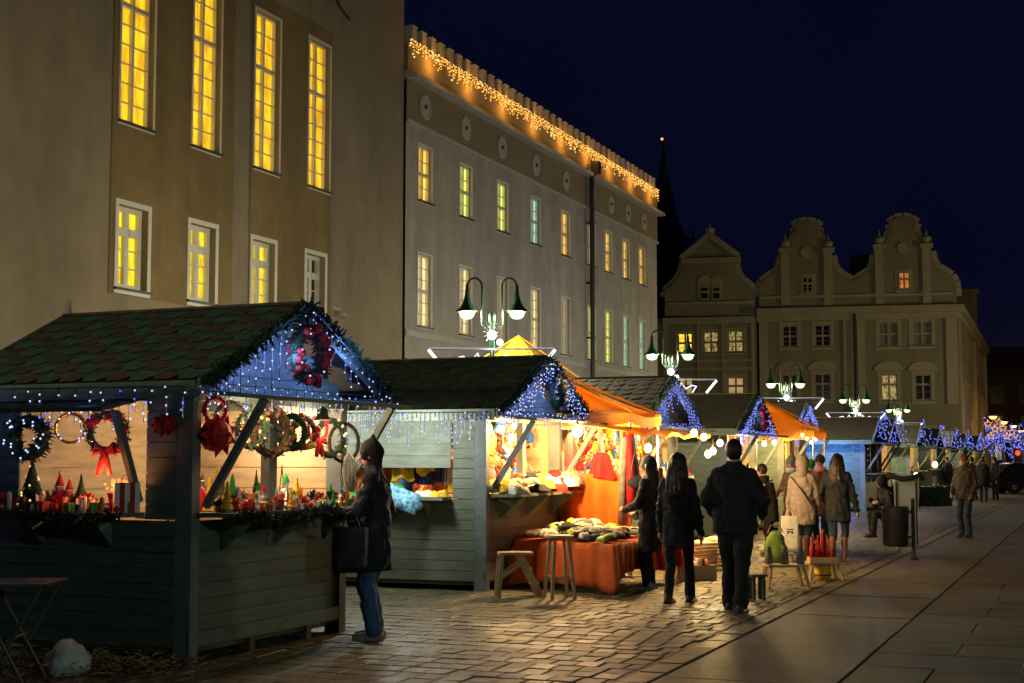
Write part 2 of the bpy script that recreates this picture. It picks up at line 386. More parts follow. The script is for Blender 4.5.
def window(par, x0, x1, z0, z1, y, pane, cols=2, transom=None, rows_lo=3, rows_hi=1, fr=.055, surround=.09, framemat='frame', sill=True, name='window', proud=.03, mw=.022, label=None, depth=.14):
    f = MB(); yy = y + depth
    f.bx(x0, x0 + fr, yy - .04, yy + .05, z0, z1); f.bx(x1 - fr, x1, yy - .04, yy + .05, z0, z1)
    f.bx(x0 + fr, x1 - fr, yy - .04, yy + .05, z0, z0 + fr * 1.3); f.bx(x0 + fr, x1 - fr, yy - .04, yy + .05, z1 - fr, z1)
    cw = (x1 - x0) / cols
    for i in range(1, cols): f.bx(x0 + cw * i - fr * .75, x0 + cw * i + fr * .75, yy - .035, yy + .045, z0 + fr * 1.3, z1 - fr)
    zt = z0 + (z1 - z0) * transom if transom else None
    segs = [(z0 + fr, z1 - fr, rows_lo)]
    if zt:
        for i in range(cols):
            a = x0 + (fr if i == 0 else cw * i + fr * .75); b = x0 + (cw * cols - fr if i == cols - 1 else cw * (i + 1) - fr * .75)
            f.bx(a, b, yy - .05, yy + .04, zt - fr * .9, zt + fr * .9)
        segs = [(z0 + fr, zt, rows_lo), (zt, z1 - fr, rows_hi)]
    for a, b, r in segs:
        for k in range(1, r):
            z = a + (b - a) * k / r
            for i in range(cols):
                xa = x0 + (fr if i == 0 else cw * i + fr * .75); xb = x0 + (cw * cols - fr if i == cols - 1 else cw * (i + 1) - fr * .75)
                f.bx(xa, xb, yy - .02, yy + .02, z - mw / 2, z + mw / 2)
    if surround:
        q = surround; p = y - proud
        f.bx(x0 - q, x0 - .002, p, y + .05, z0 - q, z1 + q); f.bx(x1 + .002, x1 + q, p, y + .05, z0 - q, z1 + q)
        f.bx(x0 - .002, x1 + .002, p, y + .05, z1 + .002, z1 + q); f.bx(x0 - .002, x1 + .002, p, y + .05, z0 - q, z0 - .002)
    o = f.build(name, framemat, par)
    if label: o['label'] = label
    p = MB(); p.bx(x0 + .01, x1 - .01, yy + .055, yy + .07, z0 + .01, z1 - .01); p.build('pane', pane, o)
    if sill:
        s = MB(); s.bx(x0 - surround, x1 + surround, y - .09, y + depth - .04, z0 - .035, z0 + .01); s.build('sill', 'sill', o)
    return o
def frame_at(o, s, n):
    o.location = SN(s, n); o.rotation_euler = (0, 0, TH)

# ------------------------------------------------------------------ building A (n = -17)
NB = 17.0
A = thing('office_building', 'tall grey beige building with tall golden lit windows behind the wreath stall', 'building'); frame_at(A, 0, -NB)
opsA = []; winA = []
for px0, px1, pyb in [(117, 152.5, 127), (189.5, 219.5, 150), (251.5, 279, 171.5), (305.5, 329.5, 189.5)]:
    s0, zb = on_n(px0 + 2, pyb - 3, -NB); s1, zc = on_n(px1 - 2, pyb + 2, -NB)
    winA.append((s0 + .0, s1 + .04))
tz0, tz1 = 8.05, 11.62
lz0, lz1 = 4.85, 6.45
for (a, b) in winA: opsA += [(a, b, tz0, tz1)]
lw = []
for px0, px1 in [(113, 150.5), (186, 218), (249, 277), (303.5, 327)]:
    s0, _ = on_n(px0, 250, -NB); s1, _ = on_n(px1, 250, -NB); lw.append((s0 + .12, s1 - .12)); opsA.append((s0 + .12, s1 - .12, lz0, lz1))
wl = MB(); wall_open(wl, 4, 33.75, 0, 19, opsA)
wl.bx(4, 33.75, .36, 14, 0, 19); wl.add([(4, 0, 0), (4, .36, 0), (4, .36, 19), (4, 0, 19)], [(0, 1, 2, 3)])
wl.add([(33.75, 0, 0), (33.75, .36, 0), (33.75, .36, 19), (33.75, 0, 19)], [(3, 2, 1, 0)])
wl.add([(4, 0, 19), (33.75, 0, 19), (33.75, .36, 19), (4, .36, 19)], [(0, 1, 2, 3)])
wl.build('wall', 'plaster_a', A)
# ochre fields round the window bays (painted panel, 1.5 cm proud, with the same openings)
for (fa, fb) in ((winA[0][0] - .22, winA[1][1] + .55), (winA[2][0] - .05 - .1, winA[3][1] + .08)):
    fm = MB(); ops = [o for o in opsA if o[0] > fa - .05 and o[1] < fb + .3]
    wall_open(fm, fa, max(fb, max(o[1] for o in ops) + .13), lz0 - .12, tz1 + .42, ops, y=-.015, th=.014)
    fm.build('painted_field', 'plaster_field', A)
for i, (a, b) in enumerate(winA):
    window(A, a, b, tz0, tz1, 0, 'pane_gold', 2, .655, 6, 3, surround=.06, depth=.13, fr=.045)
for i, (a, b) in enumerate(lw):
    window(A, a, b, lz0, lz1, 0, 'pane_yellow' if i < 3 else 'dark_glass', 2, .70, 3, 1, surround=.10, fr=.085, depth=.17,
           label='unlit window with dark panes' if i == 3 else None)
# iron bracket high on the wall, a small old wall lamp scar below
ib = MB()
s0, z0 = on_n(312, 1, -NB); s1, z1 = on_n(342, 20, -NB)
pts = [(s0 - .2, -.12, z0 + .25), (s0 + .2, -.35, z0 + .05), (s0 + .55, -.3, z0 + .3), (s0 + .9, -.25, z0 + .1), (s1, -.2, z1)]
ib.tube(pts, .035); ib.build('wall_bracket', 'iron', A)
sc = MB(); s0, z0 = on_n(338, 318, -NB); sc.lathe([(.02, 0), (.16, .02), (.1, .12), (.02, .16)], (s0, -.1, z0), 10); sc.bx(s0 - .3, s0 + .1, -.03, -.001, z0 + .2, z0 + .24); sc.build('wall_lamp', 'trim', A)
# downpipe at the joint
# ------------------------------------------------------------------ building B
Bd = thing('town_hall_building', 'long pale building with amber fairy lights under its battlement parapet', 'building'); frame_at(Bd, 0, -NB)
B0, B1 = 33.9, 57.6
bs = [on_n(px, 300, -NB)[0] for px in (424.5, 465.5, 502.5, 535.5, 565.5, 591.5, 608.5, 626, 642)]
opsB = []
for s in bs: opsB += [(s - .42, s + .42, 8.72, 10.28), (s - .42, s + .42, 5.25, 7.25)]
wb = MB(); wall_open(wb, B0, B1, 0, 12.0, opsB)
wb.bx(B0, B1, .36, 14, 0, 12.0)
wb.add([(B1, 0, 0), (B1, .36, 0), (B1, .36, 12), (B1, 0, 12)], [(3, 2, 1, 0)]); wb.build('wall', 'plaster_b', Bd)
tr = MB(); tr.bx(B0, B1 + .05, -.06, .0, 4.92, 5.08); tr.bx(B0, B1 + .05, -.08, -.002, 10.72, 10.82)
tr.bx(B0, B1 + .06, -.1, -.002, 4.2, 4.32); tr.build('string_course', 'trim', Bd)
fz = MB(); fz.bx(B0, B1 + .03, -.03, -.001, 10.83, 11.93); fz.build('frieze', 'plaster_frieze', Bd)
co = MB(); co.bx(B0, B1 + .25, -.32, .3, 11.94, 12.06); co.bx(B0, B1 + .15, -.2, .3, 12.062, 12.14); co.build('cornice', 'trim', Bd)
pa = MB(); pa.bx(B0, B1, -.05, .3, 12.145, 12.9); pa.build('parapet', 'plaster_frieze', Bd)
k = 0; s = B0 + .3
pr = None
while s < B1 - .1:
    if pr is None:
        m_ = MB(); m_.bx(-.13, .13, -.10, .32, 12.905, 13.40); m_.bx(-.15, .15, -.12, .34, 13.403, 13.44)
        pr = m_.build('battlement', 'plaster_b', Bd); pr.location.x = s
    else:
        c = pr.copy(); COL.objects.link(c); c.parent = Bd; c.location.x = s
    s += .60
# round rosettes on the frieze
ro = None
for px, py in ((424, 107), (464.5, 128), (501, 146), (535, 162), (565, 178), (591, 191), (610, 202), (627, 212), (643, 220)):
    s, z = on_n(px, py, -NB)
    if ro is None:
        m_ = MB(); m_.lathe([(.36, 0), (.36, .03), (.29, .05), (.26, .03), (.12, .03), (.09, .02)], (0, 0, 0), 20)
        ro = m_.build('rosette', 'trim', Bd); q = ro
        m2 = MB(); m2.sphere((0, 0, .02), .06, 8, 6); m2.build('vent_hole', 'iron', ro)
    else: q = copy_tree(ro, Bd)
    q.rotation_euler = (R(90), 0, 0); q.location = (s, -.032, 11.38)
pm = ['pane_b1', 'pane_b2', 'pane_b2', 'pane_b3', 'pane_b1', 'pane_b5', 'pane_b1', 'pane_b1', 'pane_b1']
pl = ['pane_b4', 'pane_b4', 'pane_b5', 'pane_b4', 'pane_b5', 'pane_b2', 'pane_b2', 'pane_b3', 'pane_b3']
for i, s in enumerate(bs):
    window(Bd, s - .42, s + .42, 8.72, 10.28, 0, pm[i], 2, .5, 2, 2, fr=.05, surround=.05, depth=.12, proud=.015)
    window(Bd, s - .42, s + .42, 5.25, 7.25, 0, pl[i], 2, .5, 3, 3, fr=.05, surround=.05, depth=.12, proud=.015)
s, z = on_n(586.5, 155, -NB)
dp = MB(); dp.tube([(s, -.36, 12.1), (s, -.2, 11.9), (s, -.2, 4.6)], .09, 8); dp.bx(s - .17, s + .17, -.5, -.22, 12.05, 12.5)
for z in (10.2, 8, 6): dp.bx(s - .11, s + .11, -.3, -.003, z, z + .06)
dp.build('downpipe', 'iron', Bd)
# fairy lights hung along the parapet
fl = thing('fairy_light_curtain', 'amber icicle fairy lights hung along the pale building parapet', 'fairy lights'); frame_at(fl, 0, -NB)
led0 = MB(); led0.sphere((0, 0, 0), .025, 6, 4)
pts = []
s = B0 + .05
while s < B1 - .03:
    L = .16 + .34 * rnd.random() ** 1.2
    z = 13.0
    while z > 13.0 - L:
        pts.append((s + (rnd.random() - .5) * .06, -.09 - rnd.random() * .05, z + (rnd.random() - .5) * .05)); z -= .085
    s += .10
wr = MB(); wr.tube([(B0, -.09, 12.96), (B1, -.09, 12.96)], .012, 4); wr.build('cord', 'iron', fl)
rnd.shuffle(pts); pts.sort(key=lambda p: p[0]); big = pts[:400:4]
pr_ = None
for p in big:
    if pr_ is None: pr_ = led0.build('led', 'led_amber', fl); pr_.location = p
    else: c = pr_.copy(); COL.objects.link(c); c.parent = fl; c.location = p
rest = MB(); bigset = set(big)
for p in pts:
    if p in bigset: continue
    rest.mi = 1 if rnd.random() < .3 else 0
    rest.sphere(p, .018 + .014 * rnd.random(), 5, 4)
kind(rest.build('led_glow', ['led_amber', 'led_gold'], fl), 'stuff')
for i in range(9): plight('fairy_glow', fl, (B0 + 1.3 + i * 2.65, -.42, 12.62), 12, (1, .42, .06), .12)

# ================================================================== END OF STREET (built in its own frames)
PHI = R(12)
C0 = at_y(960.5, 460, 90); C0.z = 0
FX = Vector((math.cos(PHI), -math.sin(PHI), 0)); FY = Vector((math.sin(PHI), math.cos(PHI), 0))   # facade x runs left->right, y into depth
def FP(px, py, d=0):
    """pixel -> (x, z) in the facade plane (origin at right corner C0, x negative leftwards)"""
    r = ray(px, py); o = C0 + FY * d; t = (o - CAM).dot(FY) / r.dot(FY); p = CAM + r * t
    return ((p - C0).dot(FX), p.z)
def Z5(x, y, d=0): return FP(650 + x / 2.738, 200 + y / 2.738, d)
def facade_frame(o): o.location = C0; o.rotation_euler = (0, 0, -PHI)
ER = thing('double_gabled_house', 'olive town house with two curved gables and a clock face on each', 'house'); facade_frame(ER)
xl = Z5(298, 400)[0]; xr = Z5(845, 400)[0]
def rect5(x0, y0, x1, y1):
    a = Z5(x0, y0); b = Z5(x1, y1); return (a[0], b[0], b[1], a[1])
zc = Z5(560, 293)[1]
up = [rect5(362, 344, 404, 402), rect5(451, 342, 495, 401), rect5(626, 334, 680, 400), rect5(718, 332, 772, 398)]
lo = [rect5(362, 478, 404, 548), rect5(450, 476, 496, 548), rect5(632, 478, 678, 549), rect5(725, 478, 771, 549)]
gr = [(a - .1, b + .1, 1.0, 3.6) for a, b, _, _ in lo]
wm = MB(); wall_open(wm, xl, xr, 0, zc, up + lo + gr, th=.3)
wm.bx(xl, xr - .01, .31, 10, 0, zc)
wm.build('wall', 'olive_dark', ER)
zt_u = max(o[3] for o in up)
for i, (a, b, c, d) in enumerate(up):
    window(ER, a, b, c, d, 0, 'dark_glass' if i < 2 else M.setdefault('curtain', mat('drawn curtain', (.16, .15, .11), .8, .3, 3, stretch=(6, 6, .4))), 2, .5, 2, 2, fr=.07, surround=.22, framemat='cream', sill=True, depth=.12)
for i, (a, b, c, d) in enumerate(lo):
    o = window(ER, a, b, c, d, 0, 'pane_mix' if i == 2 else 'dark_glass', 2, .62, 2, 1, fr=.07, surround=.22, framemat='cream', depth=.12)
    ar = MB(); n = 10; xm = (a + b) / 2; hw = (b - a) / 2 + .4
    ar.prism([(xm - hw, d + .25)] + [(xm - hw * math.cos(math.pi * k / n), d + .3 + .55 * math.sin(math.pi * k / n)) for k in range(n + 1)] + [(xm + hw, d + .25)], -.09, -.001)
    ar.build('window_hood', 'cream', o)
for (a, b, c, d) in gr: window(ER, a, b, c, d, 0, 'dark_glass', 2, .7, 2, 1, fr=.07, surround=.2, framemat='cream', depth=.12)
# gables
def ev(pts): return [Z5(*p) for p in pts]
g1 = ev([(298, 292), (298, 265), (299, 240), (306, 224), (325, 209), (345, 197), (355, 182), (359, 160), (362, 152), (384, 150), (386, 128), (392, 106), (400, 90), (401, 80), (392, 72), (408, 62), (430, 57), (452, 61), (468, 72), (460, 82), (462, 92), (470, 106), (476, 128), (478, 150), (499, 152), (503, 175), (510, 190), (525, 205), (545, 215), (557, 222), (557, 292)])
g2 = ev([(557, 292), (557, 222), (570, 214), (590, 202), (604, 192), (611, 175), (615, 150), (640, 142), (643, 125), (648, 108), (657, 90), (662, 76), (655, 64), (672, 51), (693, 46), (714, 50), (732, 62), (726, 74), (728, 88), (737, 106), (742, 125), (745, 142), (770, 140), (776, 165), (787, 183), (806, 194), (826, 206), (836, 222), (839, 240), (840, 262), (840, 292)])
for gg, lab in ((g1, None), (g2, None)):
    m_ = MB(); m_.prism(gg, 0.0, .45); m_.build('gable', 'olive_dark', ER)
def coping(par, gg, w=.22):
    m_ = MB()
    for i in range(1, len(gg) - 2):
        a, b = gg[i], gg[i + 1]; m_.bar((a[0], .2, a[1]), (b[0], .2, b[1]), .62, w, up=(0, 1, 0))
    return m_.build('coping', 'cream', par)
coping(ER, g1, .16); coping(ER, g2, .16)
def pil(x0, y0, x1, y1, par, d=.16):
    a = Z5(x0, y0); b = Z5(x1, y1); m_ = MB(); m_.bx(a[0], b[0], -d, .002 - .004, b[1], a[1]); return m_.build('pilaster', 'cream', par)
for q in ((357, 145, 384, 288), (475, 145, 501, 288), (615, 135, 641, 286), (744, 132, 770, 284)):
    pil(*q, ER)
    a = Z5(q[0], q[1]); b = Z5(q[2], q[1]); xm = (a[0] + b[0]) / 2
    m_ = MB(); m_.bx(a[0] - .1, b[0] + .1, -.28, .3, a[1] + .002, a[1] + .3); m_.lathe([(.12, .3), (.3, .5), (.3, .7), (.1, .85), (.03, 1.1), (.01, 1.3)], (xm, 0, a[1]), 8); m_.build('finial', 'cream', ER)
for q in ((298, 312, 325, 560), (528, 305, 555, 560), (566, 305, 592, 560), (808, 300, 845, 560)): pil(*q, ER, .12)
cm = MB(); a = Z5(298, 296); b = Z5(846, 291)
cm.bx(xl - .1, xr + .35, -.45, -.003, zc - .45, zc); cm.bx(xl - .1, xr + .2, -.25, -.003, zc - .85, zc - .453); cm.build('cornice', 'cream', ER)
cm = MB(); z2 = Z5(560, 262)[1]; cm.bx(xl + .1, xr - .3, -.14, -.003, z2 - .1, z2 + .08); cm.build('string_course', 'cream', ER)
for q, pm_ in (((417, 212, 446, 254), 'dark_glass'), ((680, 198, 711, 245), 'pane_red')):
    a, b, c, d = rect5(*q)
    window(ER, a, b, c, d, -.02, pm_, 2, .6, 2, 1, fr=.07, surround=.2, framemat='cream', depth=-.06, label='window with an orange lamp inside' if pm_ == 'pane_red' else None)
for q in ((429, 143), (694, 131)):
    a = Z5(*q); m_ = MB(); m_.lathe([(.40, 0), (.40, .08), (.34, .1), (.32, .06), (.02, .06)], (0, 0, 0), 24); o = m_.build('clock_face', 'cream', ER); o.location = (a[0], -.002, a[1]); o.rotation_euler = (R(90), 0, 0)
dp = MB(); a = Z5(559, 300); dp.tube([(a[0], -.28, a[1]), (a[0], -.28, .3)], .1, 6); dp.build('downpipe', 'iron', ER)
# roofs behind gables
rf = MB()
for gg, pk in ((g1, 60), (g2, 50)):
    xa, xb = gg[0][0], gg[-1][0]; xm = (xa + xb) / 2; zt = gg[0][1] + 4.9
    rf.prism([(xa, gg[0][1] + .3), (xm, zt), (xb, gg[0][1] + .3)], .5, 10)
rf.build('roof', 'tileroof', ER)
# long side wing along the street (right side), own direction
PS = R(20.8); SX = Vector((math.sin(PS), math.cos(PS), 0))
sw = thing('street_wing', 'long dim wing of the olive house running down the side street', 'building'); sw.location = C0; sw.rotation_euler = (0, 0, R(90) - PS)
# local x along the side street, local -y faces right
ops = [(2.5 + 3.6 * k, 3.9 + 3.6 * k, z, z + 2.2) for k in range(10) for z in (1.2, 4.6, 8.2)]
m_ = MB(); wall_open(m_, .02, 38, 0, zc - .02, ops, th=.3); m_.add([(.02, .3, 0), (38, .3, 0), (38, .3, zc), (.02, .3, zc)], [(0, 1, 2, 3)]); m_.bx(.5, 38, .31, 9, 0, zc - .02); m_.build('wall', 'olive', sw)
for q in ops: window(sw, *q, 0, 'dark_glass', 2, .65, 2, 1, fr=.07, surround=.18, framemat='cream', depth=.1)
m_ = MB(); m_.bx(.2, 38.2, -.45, -.003, zc - .45, zc); m_.bx(.2, 38.1, -.25, -.003, zc - .85, zc - .453); m_.build('cornice', 'cream', sw)
m_ = MB(); m_.prism([(.5, zc + .02), (38, zc + .02), (37.5, zc + 4), (3.5, zc + 4)], 2.2, 7); m_.build('roof', 'tileroof', sw)
m_ = MB(); m_.bx(31, 32.4, .2, 1.8, zc, zc + 4.2); m_.bx(30.8, 32.6, 0, 2, zc + 4.2, zc + 4.5); m_.build('chimney', 'olive', sw)
for x in (.3, 19, 37.4):
    m_ = MB(); m_.bx(x, x + .5, -.2, -.003, 0, zc - .86); m_.build('pilaster', 'cream', sw)
# left house
EL = thing('pedimented_house', 'narrow olive town house with a pediment gable beside the pale building', 'house'); facade_frame(EL)
xl2 = Z5(20, 400)[0]; xr2 = Z5(293, 400)[0]; zc2 = Z5(165, 322)[1]
up = [rect5(76, 364, 117, 419), rect5(146, 360, 188, 419), rect5(213, 357, 256, 417)]; lo = [rect5(78, 485, 118, 545), rect5(212, 485, 258, 545)]
wm = MB(); wall_open(wm, xl2 - 3, xr2, 0, zc2, up + lo, th=.3); wm.bx(xl2 - 3, xr2, .31, 9, 0, zc2); wm.build('wall', 'olive', EL)
for i, q in enumerate(up): window(EL, *q, 0, ['pane_b1', 'pane_mix', 'pane_mix'][i], 2, .5, 2, 2, fr=.08, surround=.16, framemat='cream', depth=.12)
for i, q in enumerate(lo): window(EL, *q, 0, 'pane_b5', 2, .6, 2, 1, fr=.08, surround=.16, framemat='cream', depth=.12)
g3 = ev([(40, 318), (40, 265), (42, 250), (52, 238), (70, 222), (82, 205), (90, 185), (92, 160), (163, 100), (236, 154), (234, 180), (240, 200), (252, 218), (270, 232), (284, 246), (289, 262), (290, 318)])
m_ = MB(); m_.prism(g3, 0, .45); m_.build('gable', 'olive', EL)
coping(EL, g3, .14)
m_ = MB(); a = Z5(90, 162); b = Z5(238, 154); m_.bx(a[0] - .1, b[0] + .1, -.35, -.003, a[1] - .35, a[1]); p = Z5(163, 97)
m_.bar((a[0] - .15, -.18, a[1]), (p[0], -.18, p[1]), .36, .2, up=(0, 1, 0)); m_.bar((p[0], -.18, p[1]), (b[0] + .15, -.18, b[1]), .36, .2, up=(0, 1, 0)); m_.build('pediment', 'cream', EL)
m_ = MB(); m_.lathe([(.1, 0), (.35, .2), (.35, .45), (.1, .6), (.02, .8)], (p[0], .1, p[1]), 8); m_.build('finial', 'cream', EL)
m_ = MB(); a = Z5(45, 322); m_.bx(xl2 + .4, xr2 - .1, -.4, -.003, zc2 - .45, zc2); z2 = Z5(165, 283)[1]; m_.bx(xl2 + .6, xr2 - .2, -.2, -.003, z2 - .1, z2 + .1); m_.build('cornice', 'cream', EL)
for q in ((136, 238, 162, 274), (169, 238, 194, 274)):
    a, b, c, d = rect5(*q); o = window(EL, a, b, c, d, -.02, 'dark_glass', 1, .6, 1, 1, fr=.08, surround=.16, framemat='cream', depth=-.06)
    ar = MB(); xm = (a + b) / 2; hw = (b - a) / 2 + .16; ar.prism([(xm - hw * math.cos(math.pi * k / 8), d + .16 + .6 * math.sin(math.pi * k / 8)) for k in range(9)], -.07, -.004); ar.build('window_hood', 'cream', o)
for q in ((36, 330, 50, 560), (128, 330, 136, 560), (196, 330, 206, 560), (276, 328, 290, 560)): pil(*q, EL, .1)
for y_ in (440, 462):
    z2 = Z5(165, y_)[1]; m_ = MB(); m_.bx(xl2 + .7, xr2 - .1, -.07, -.003, z2 - .08, z2 + .08); m_.build('string_course', 'cream', EL)
m_ = MB(); xa, xb = g3[0][0], g3[-1][0]; m_.prism([(xa, zc2 + .2), ((xa + xb) / 2, zc2 + 5.2), (xb, zc2 + .2)], .5, 9); m_.build('roof', 'tileroof', EL)
# dark tower with scaffold behind the pale building
tw = thing('church_tower', 'dark scaffolded church tower rising behind the pale building end', 'tower', at_y(666, 460, 120).xy.to_3d())
m_ = MB(); m_.bx(-1.6, 1.6, -1.6, 1.6, 0, 20.5); m_.build('shaft', mat('sooty brick', (.03, .018, .014), .9, .3, 2), tw)
m_ = MB(); m_.lathe([(1.9, 20.5), (1.2, 22.3), (.35, 26), (.06, 28.9)], (0, 0, 0), 8); m_.build('spire', 'iron', tw)
m_ = MB()
for x in (-2.2, 2.2):
    for y in (-2.2, 2.2): m_.bx(x - .05, x + .05, y - .05, y + .05, 0, 21)
for z in range(2, 22, 2):
    m_.bx(-2.3, 2.3, -2.5, -2.0, z, z + .08); m_.bx(-2.3, 2.3, 2.0, 2.5, z, z + .08); m_.bx(1.9, 2.4, -2, 2, z + .002, z + .082)
m_.build('scaffold', 'wood_dark', tw)
m_ = MB(); p = at_y(662, 139, 118) - tw.location; m_.sphere(p, .12); m_.build('beacon', 'led_amber', tw)
# far dim house and street beyond at right edge
fh = thing('corner_house', 'dim brown house at the dark end of the side street', 'house', at_y(1010, 460, 175).xy.to_3d(), R(-12))
ops = [(x, x + 1.4, z, z + 2) for x in (-9, -5.5, -2, 1.5, 5) for z in (1.5, 5, 8.5)]
m_ = MB(); wall_open(m_, -11, 9, 0, 12, ops); m_.bx(-11, 9, .31, 8, 0, 12); m_.build('wall', mat('brown render', (.16, .09, .05), .9, .2, 1), fh)
for i, q in enumerate(ops): window(fh, *q, 0, 'dark_glass', 2, None, 2, 1, surround=.15, framemat='cream')
m_ = MB(); m_.prism([(-11.4, 12.02), (9.4, 12.02), (7, 15.5), (-9, 15.5)], 0, 8); m_.build('roof', 'tileroof', fh)
# ================================================================== STREET LAMPS
def bell(mb, c, s=1.0):
    mb.lathe([(.025 * s, .46 * s), (.035 * s, .34 * s), (.05 * s, .24 * s), (.08 * s, .14 * s), (.13 * s, .06 * s), (.20 * s, .0), (.20 * s, -.02 * s), (.13 * s, -.015 * s), (.02 * s, -.01 * s)], c, 16)
def street_lamp(loc, label, zg=4.22, half=.44, power=120, cluster=True, col=(1.0, .90, .60), group='double armed street lamps'):
    t = thing('street_lamp', label, 'street lamp', loc, -A0 * .0, group)
    p = MB(); p.lathe([(.13, 0), (.13, .5), (.08, .6), (.06, 1.2), (.045, zg - .2), (.07, zg - .15), (.07, zg - .05), (.03, zg)], (0, 0, 0), 10)
    p.build('post', 'lampgreen', t, True)
    for sg in (-1, 1):
        a = MB(); pts = [(sg * .05, 0, zg - .32)]
        xi = half * .40
        pts += [(sg * xi, 0, zg - .22), (sg * xi, 0, zg + .45)]
        for k in range(1, 10):
            an = math.pi * k / 10; xm = (xi + half) / 2; r = (half - xi) / 2
            pts.append((sg * (xm - r * math.cos(an)), 0, zg + .45 + r * 1.15 * math.sin(an)))
        pts += [(sg * half, 0, zg + .40)]
        a.tube(pts, .019, 6); a.build('arm', 'lampgreen', t, True)
        h = MB(); bell(h, (sg * half, 0, zg + .02)); hd = h.build('lamp_hood', 'lampgreen', t, True)
        gl = MB(); gl.lathe([(.14, 0), (.14, -.04), (.12, -.10), (.075, -.14), (.02, -.15)], (sg * half, 0, zg + .02), 14); gl.build('globe', 'globe', hd, True)
        if power: plight('lamp_light', t, (sg * half, 0, zg - .08), power / 2, col, .12)
    return t
def neon(loc, label, zb=3.33, group='white neon trapezoid decorations'):
    t = thing('neon_decoration', label, 'light decoration', loc, 0, group)
    b = MB(); b.bar((-1.12, -.12, zb + .33), (1.12, -.12, zb + .33), .022); b.bar((-.85, -.12, zb), (.85, -.12, zb), .022); b.bar((0, -.12, zb), (0, -.12, zb + .33), .02); b.bar((0, -.12, zb + .2), (0, 0, zb + .2), .02)
    b.build('frame', 'metal', t)
    for sg in (-1, 1):
        n = MB(); n.tube([(sg * .86, -.13, zb + .02), (sg * 1.11, -.13, zb + .32)], .028, 6); n.build('neon_tube', 'led_cold', t)
        n = MB(); q = [(.18, .04), (.25, .26), (.36, .12), (.50, .20), (.62, .18), (.52, .03)]
        n.tube([(sg * x, -.13, zb + z) for x, z in q], .014, 5); n.build('neon_star', 'led_cold', t)
    n = MB(); n.tube([(-1.1, -.13, zb + .35), (1.1, -.13, zb + .35)], .007, 5); n.build('neon_line', 'neon_dim', t)
    return t
def cluster(loc, label, z=3.75, n=12, r=.15, power=7):
    t = thing('crystal_light', label, 'light decoration', loc, 0, 'white star lights on the lamp posts')
    m_ = MB()
    rr = random.Random(int(loc[1] * 10))
    m_.sphere((0, -.12, z), .085, 10, 8); m_.sphere((.14, -.12, z - .13), .06, 8, 6)
    m_.build('bulb', 'globe_white', t, True)
    s = MB()
    for k in range(n):
        a = 2 * math.pi * k / n; L = r * (.6 + .8 * rr.random())
        s.bar((0, -.12, z), (math.cos(a) * L, -.12 + (rr.random() - .5) * .1, z + math.sin(a) * L + .06), .008)
    for k in range(9):
        x = (k - 4) * .035; s.bar((x, -.12, z + .1), (x + (rr.random() - .5) * .05, -.13, z + .1 + .2 + .2 * rr.random()), .008)
    s.build('star_ray', 'metal', t)
    plight('cluster_light', t, (0, -.35, z - .1), power, (.85, 1, .9), .1)
    return t
lamp_px = [(492, 312, 25), (670, 355, 34.7), (785.5, 384, 43), (854.5, 400, 54), (898, 410, 69)]
names = ['behind the roof of the textile stall', 'behind the third stall roof, beside the pale building end', 'between the two gabled houses, third along the row', 'fourth along the row in front of the double-gabled house', 'last and smallest in front of the double-gabled house']
for i, (px, py, Y) in enumerate(lamp_px):
    p = at_y(px, py, Y)
    L = street_lamp((p.x, p.y, 0), 'green double-armed street lamp ' + names[i], zg=p.z, power=[950, 600, 560, 800, 1300][i])
    dz = [0, 0, -.05, -.1, -.1][i]
    neon((p.x, p.y - .02, 0), 'white neon trapezoid with zigzag star, ' + ['over the textile stall roof', 'over the fourth stall roof', 'over the fifth stall roof', 'over the sixth stall roof', 'last of the row'][i], zb=[3.22, 3.22, 3.13, 3.05, 3.05][i])
    cluster((p.x, p.y - .02, 0), 'bright white star light on the lamp post, ' + ['behind the textile stall', 'behind the third stall', 'third of the row', 'fourth of the row', 'smallest of the row'][i], z=p.z - .42)
# the same lamps on the other side of the street and beside the stalls, outside the picture
for i, (s, n, pw, c) in enumerate([(-2.5, -8, 1000, (1, .90, .60)), (3, 9, 700, (.80, 1, .80)), (17, 10, 170, (1, .72, .40)), (40, 12, 300, (1, .78, .42)), (84, 17, 8500, (1, .74, .36)), (15.5, -13.6, 520, (1, .78, .46))][:5]):
    q = SN(s, n); t = street_lamp((q.x, q.y, 0), 'green double-armed street lamp, %s of the row outside the picture' % ORD[i], power=pw, col=c)

# ================================================================== STALLS
def planks(mb, a, b, z0, z1, ax, pos, out, th=.022, ph=.125, tri=None):
    """horizontal boards between a..b along axis ax ('x' or 'y') at fixed other coordinate; out = +1/-1 outward direction"""
    z = z0; k = 0
    while z < z1 - .02:
        h = min(ph, z1 - z); g = .007; lo, hi = a, b
        if tri:
            f = (z + h / 2 - z0) / (z1 - z0); m = (a + b) / 2; lo = a + (m - a) * f * tri; hi = b - (b - m) * f * tri
        j = (random.random() - .5) * .004; p0, p1 = sorted((pos + j, pos + j + out * th))
        if ax == 'x': mb.bx(lo, hi, p0, p1, z, z + h - g)
        else: mb.bx(p0, p1, lo, hi, z, z + h - g)
        z += h
    p0, p1 = sorted((pos + out * .002, pos + out * .007))
    if not tri:
        if ax == 'x': mb.bx(a + .005, b - .005, p0, p1, z0 + .01, z1 - .01)
        else: mb.bx(p0, p1, a + .005, b - .005, z0 + .01, z1 - .01)
EAVE, APEX = 2.24, 2.98
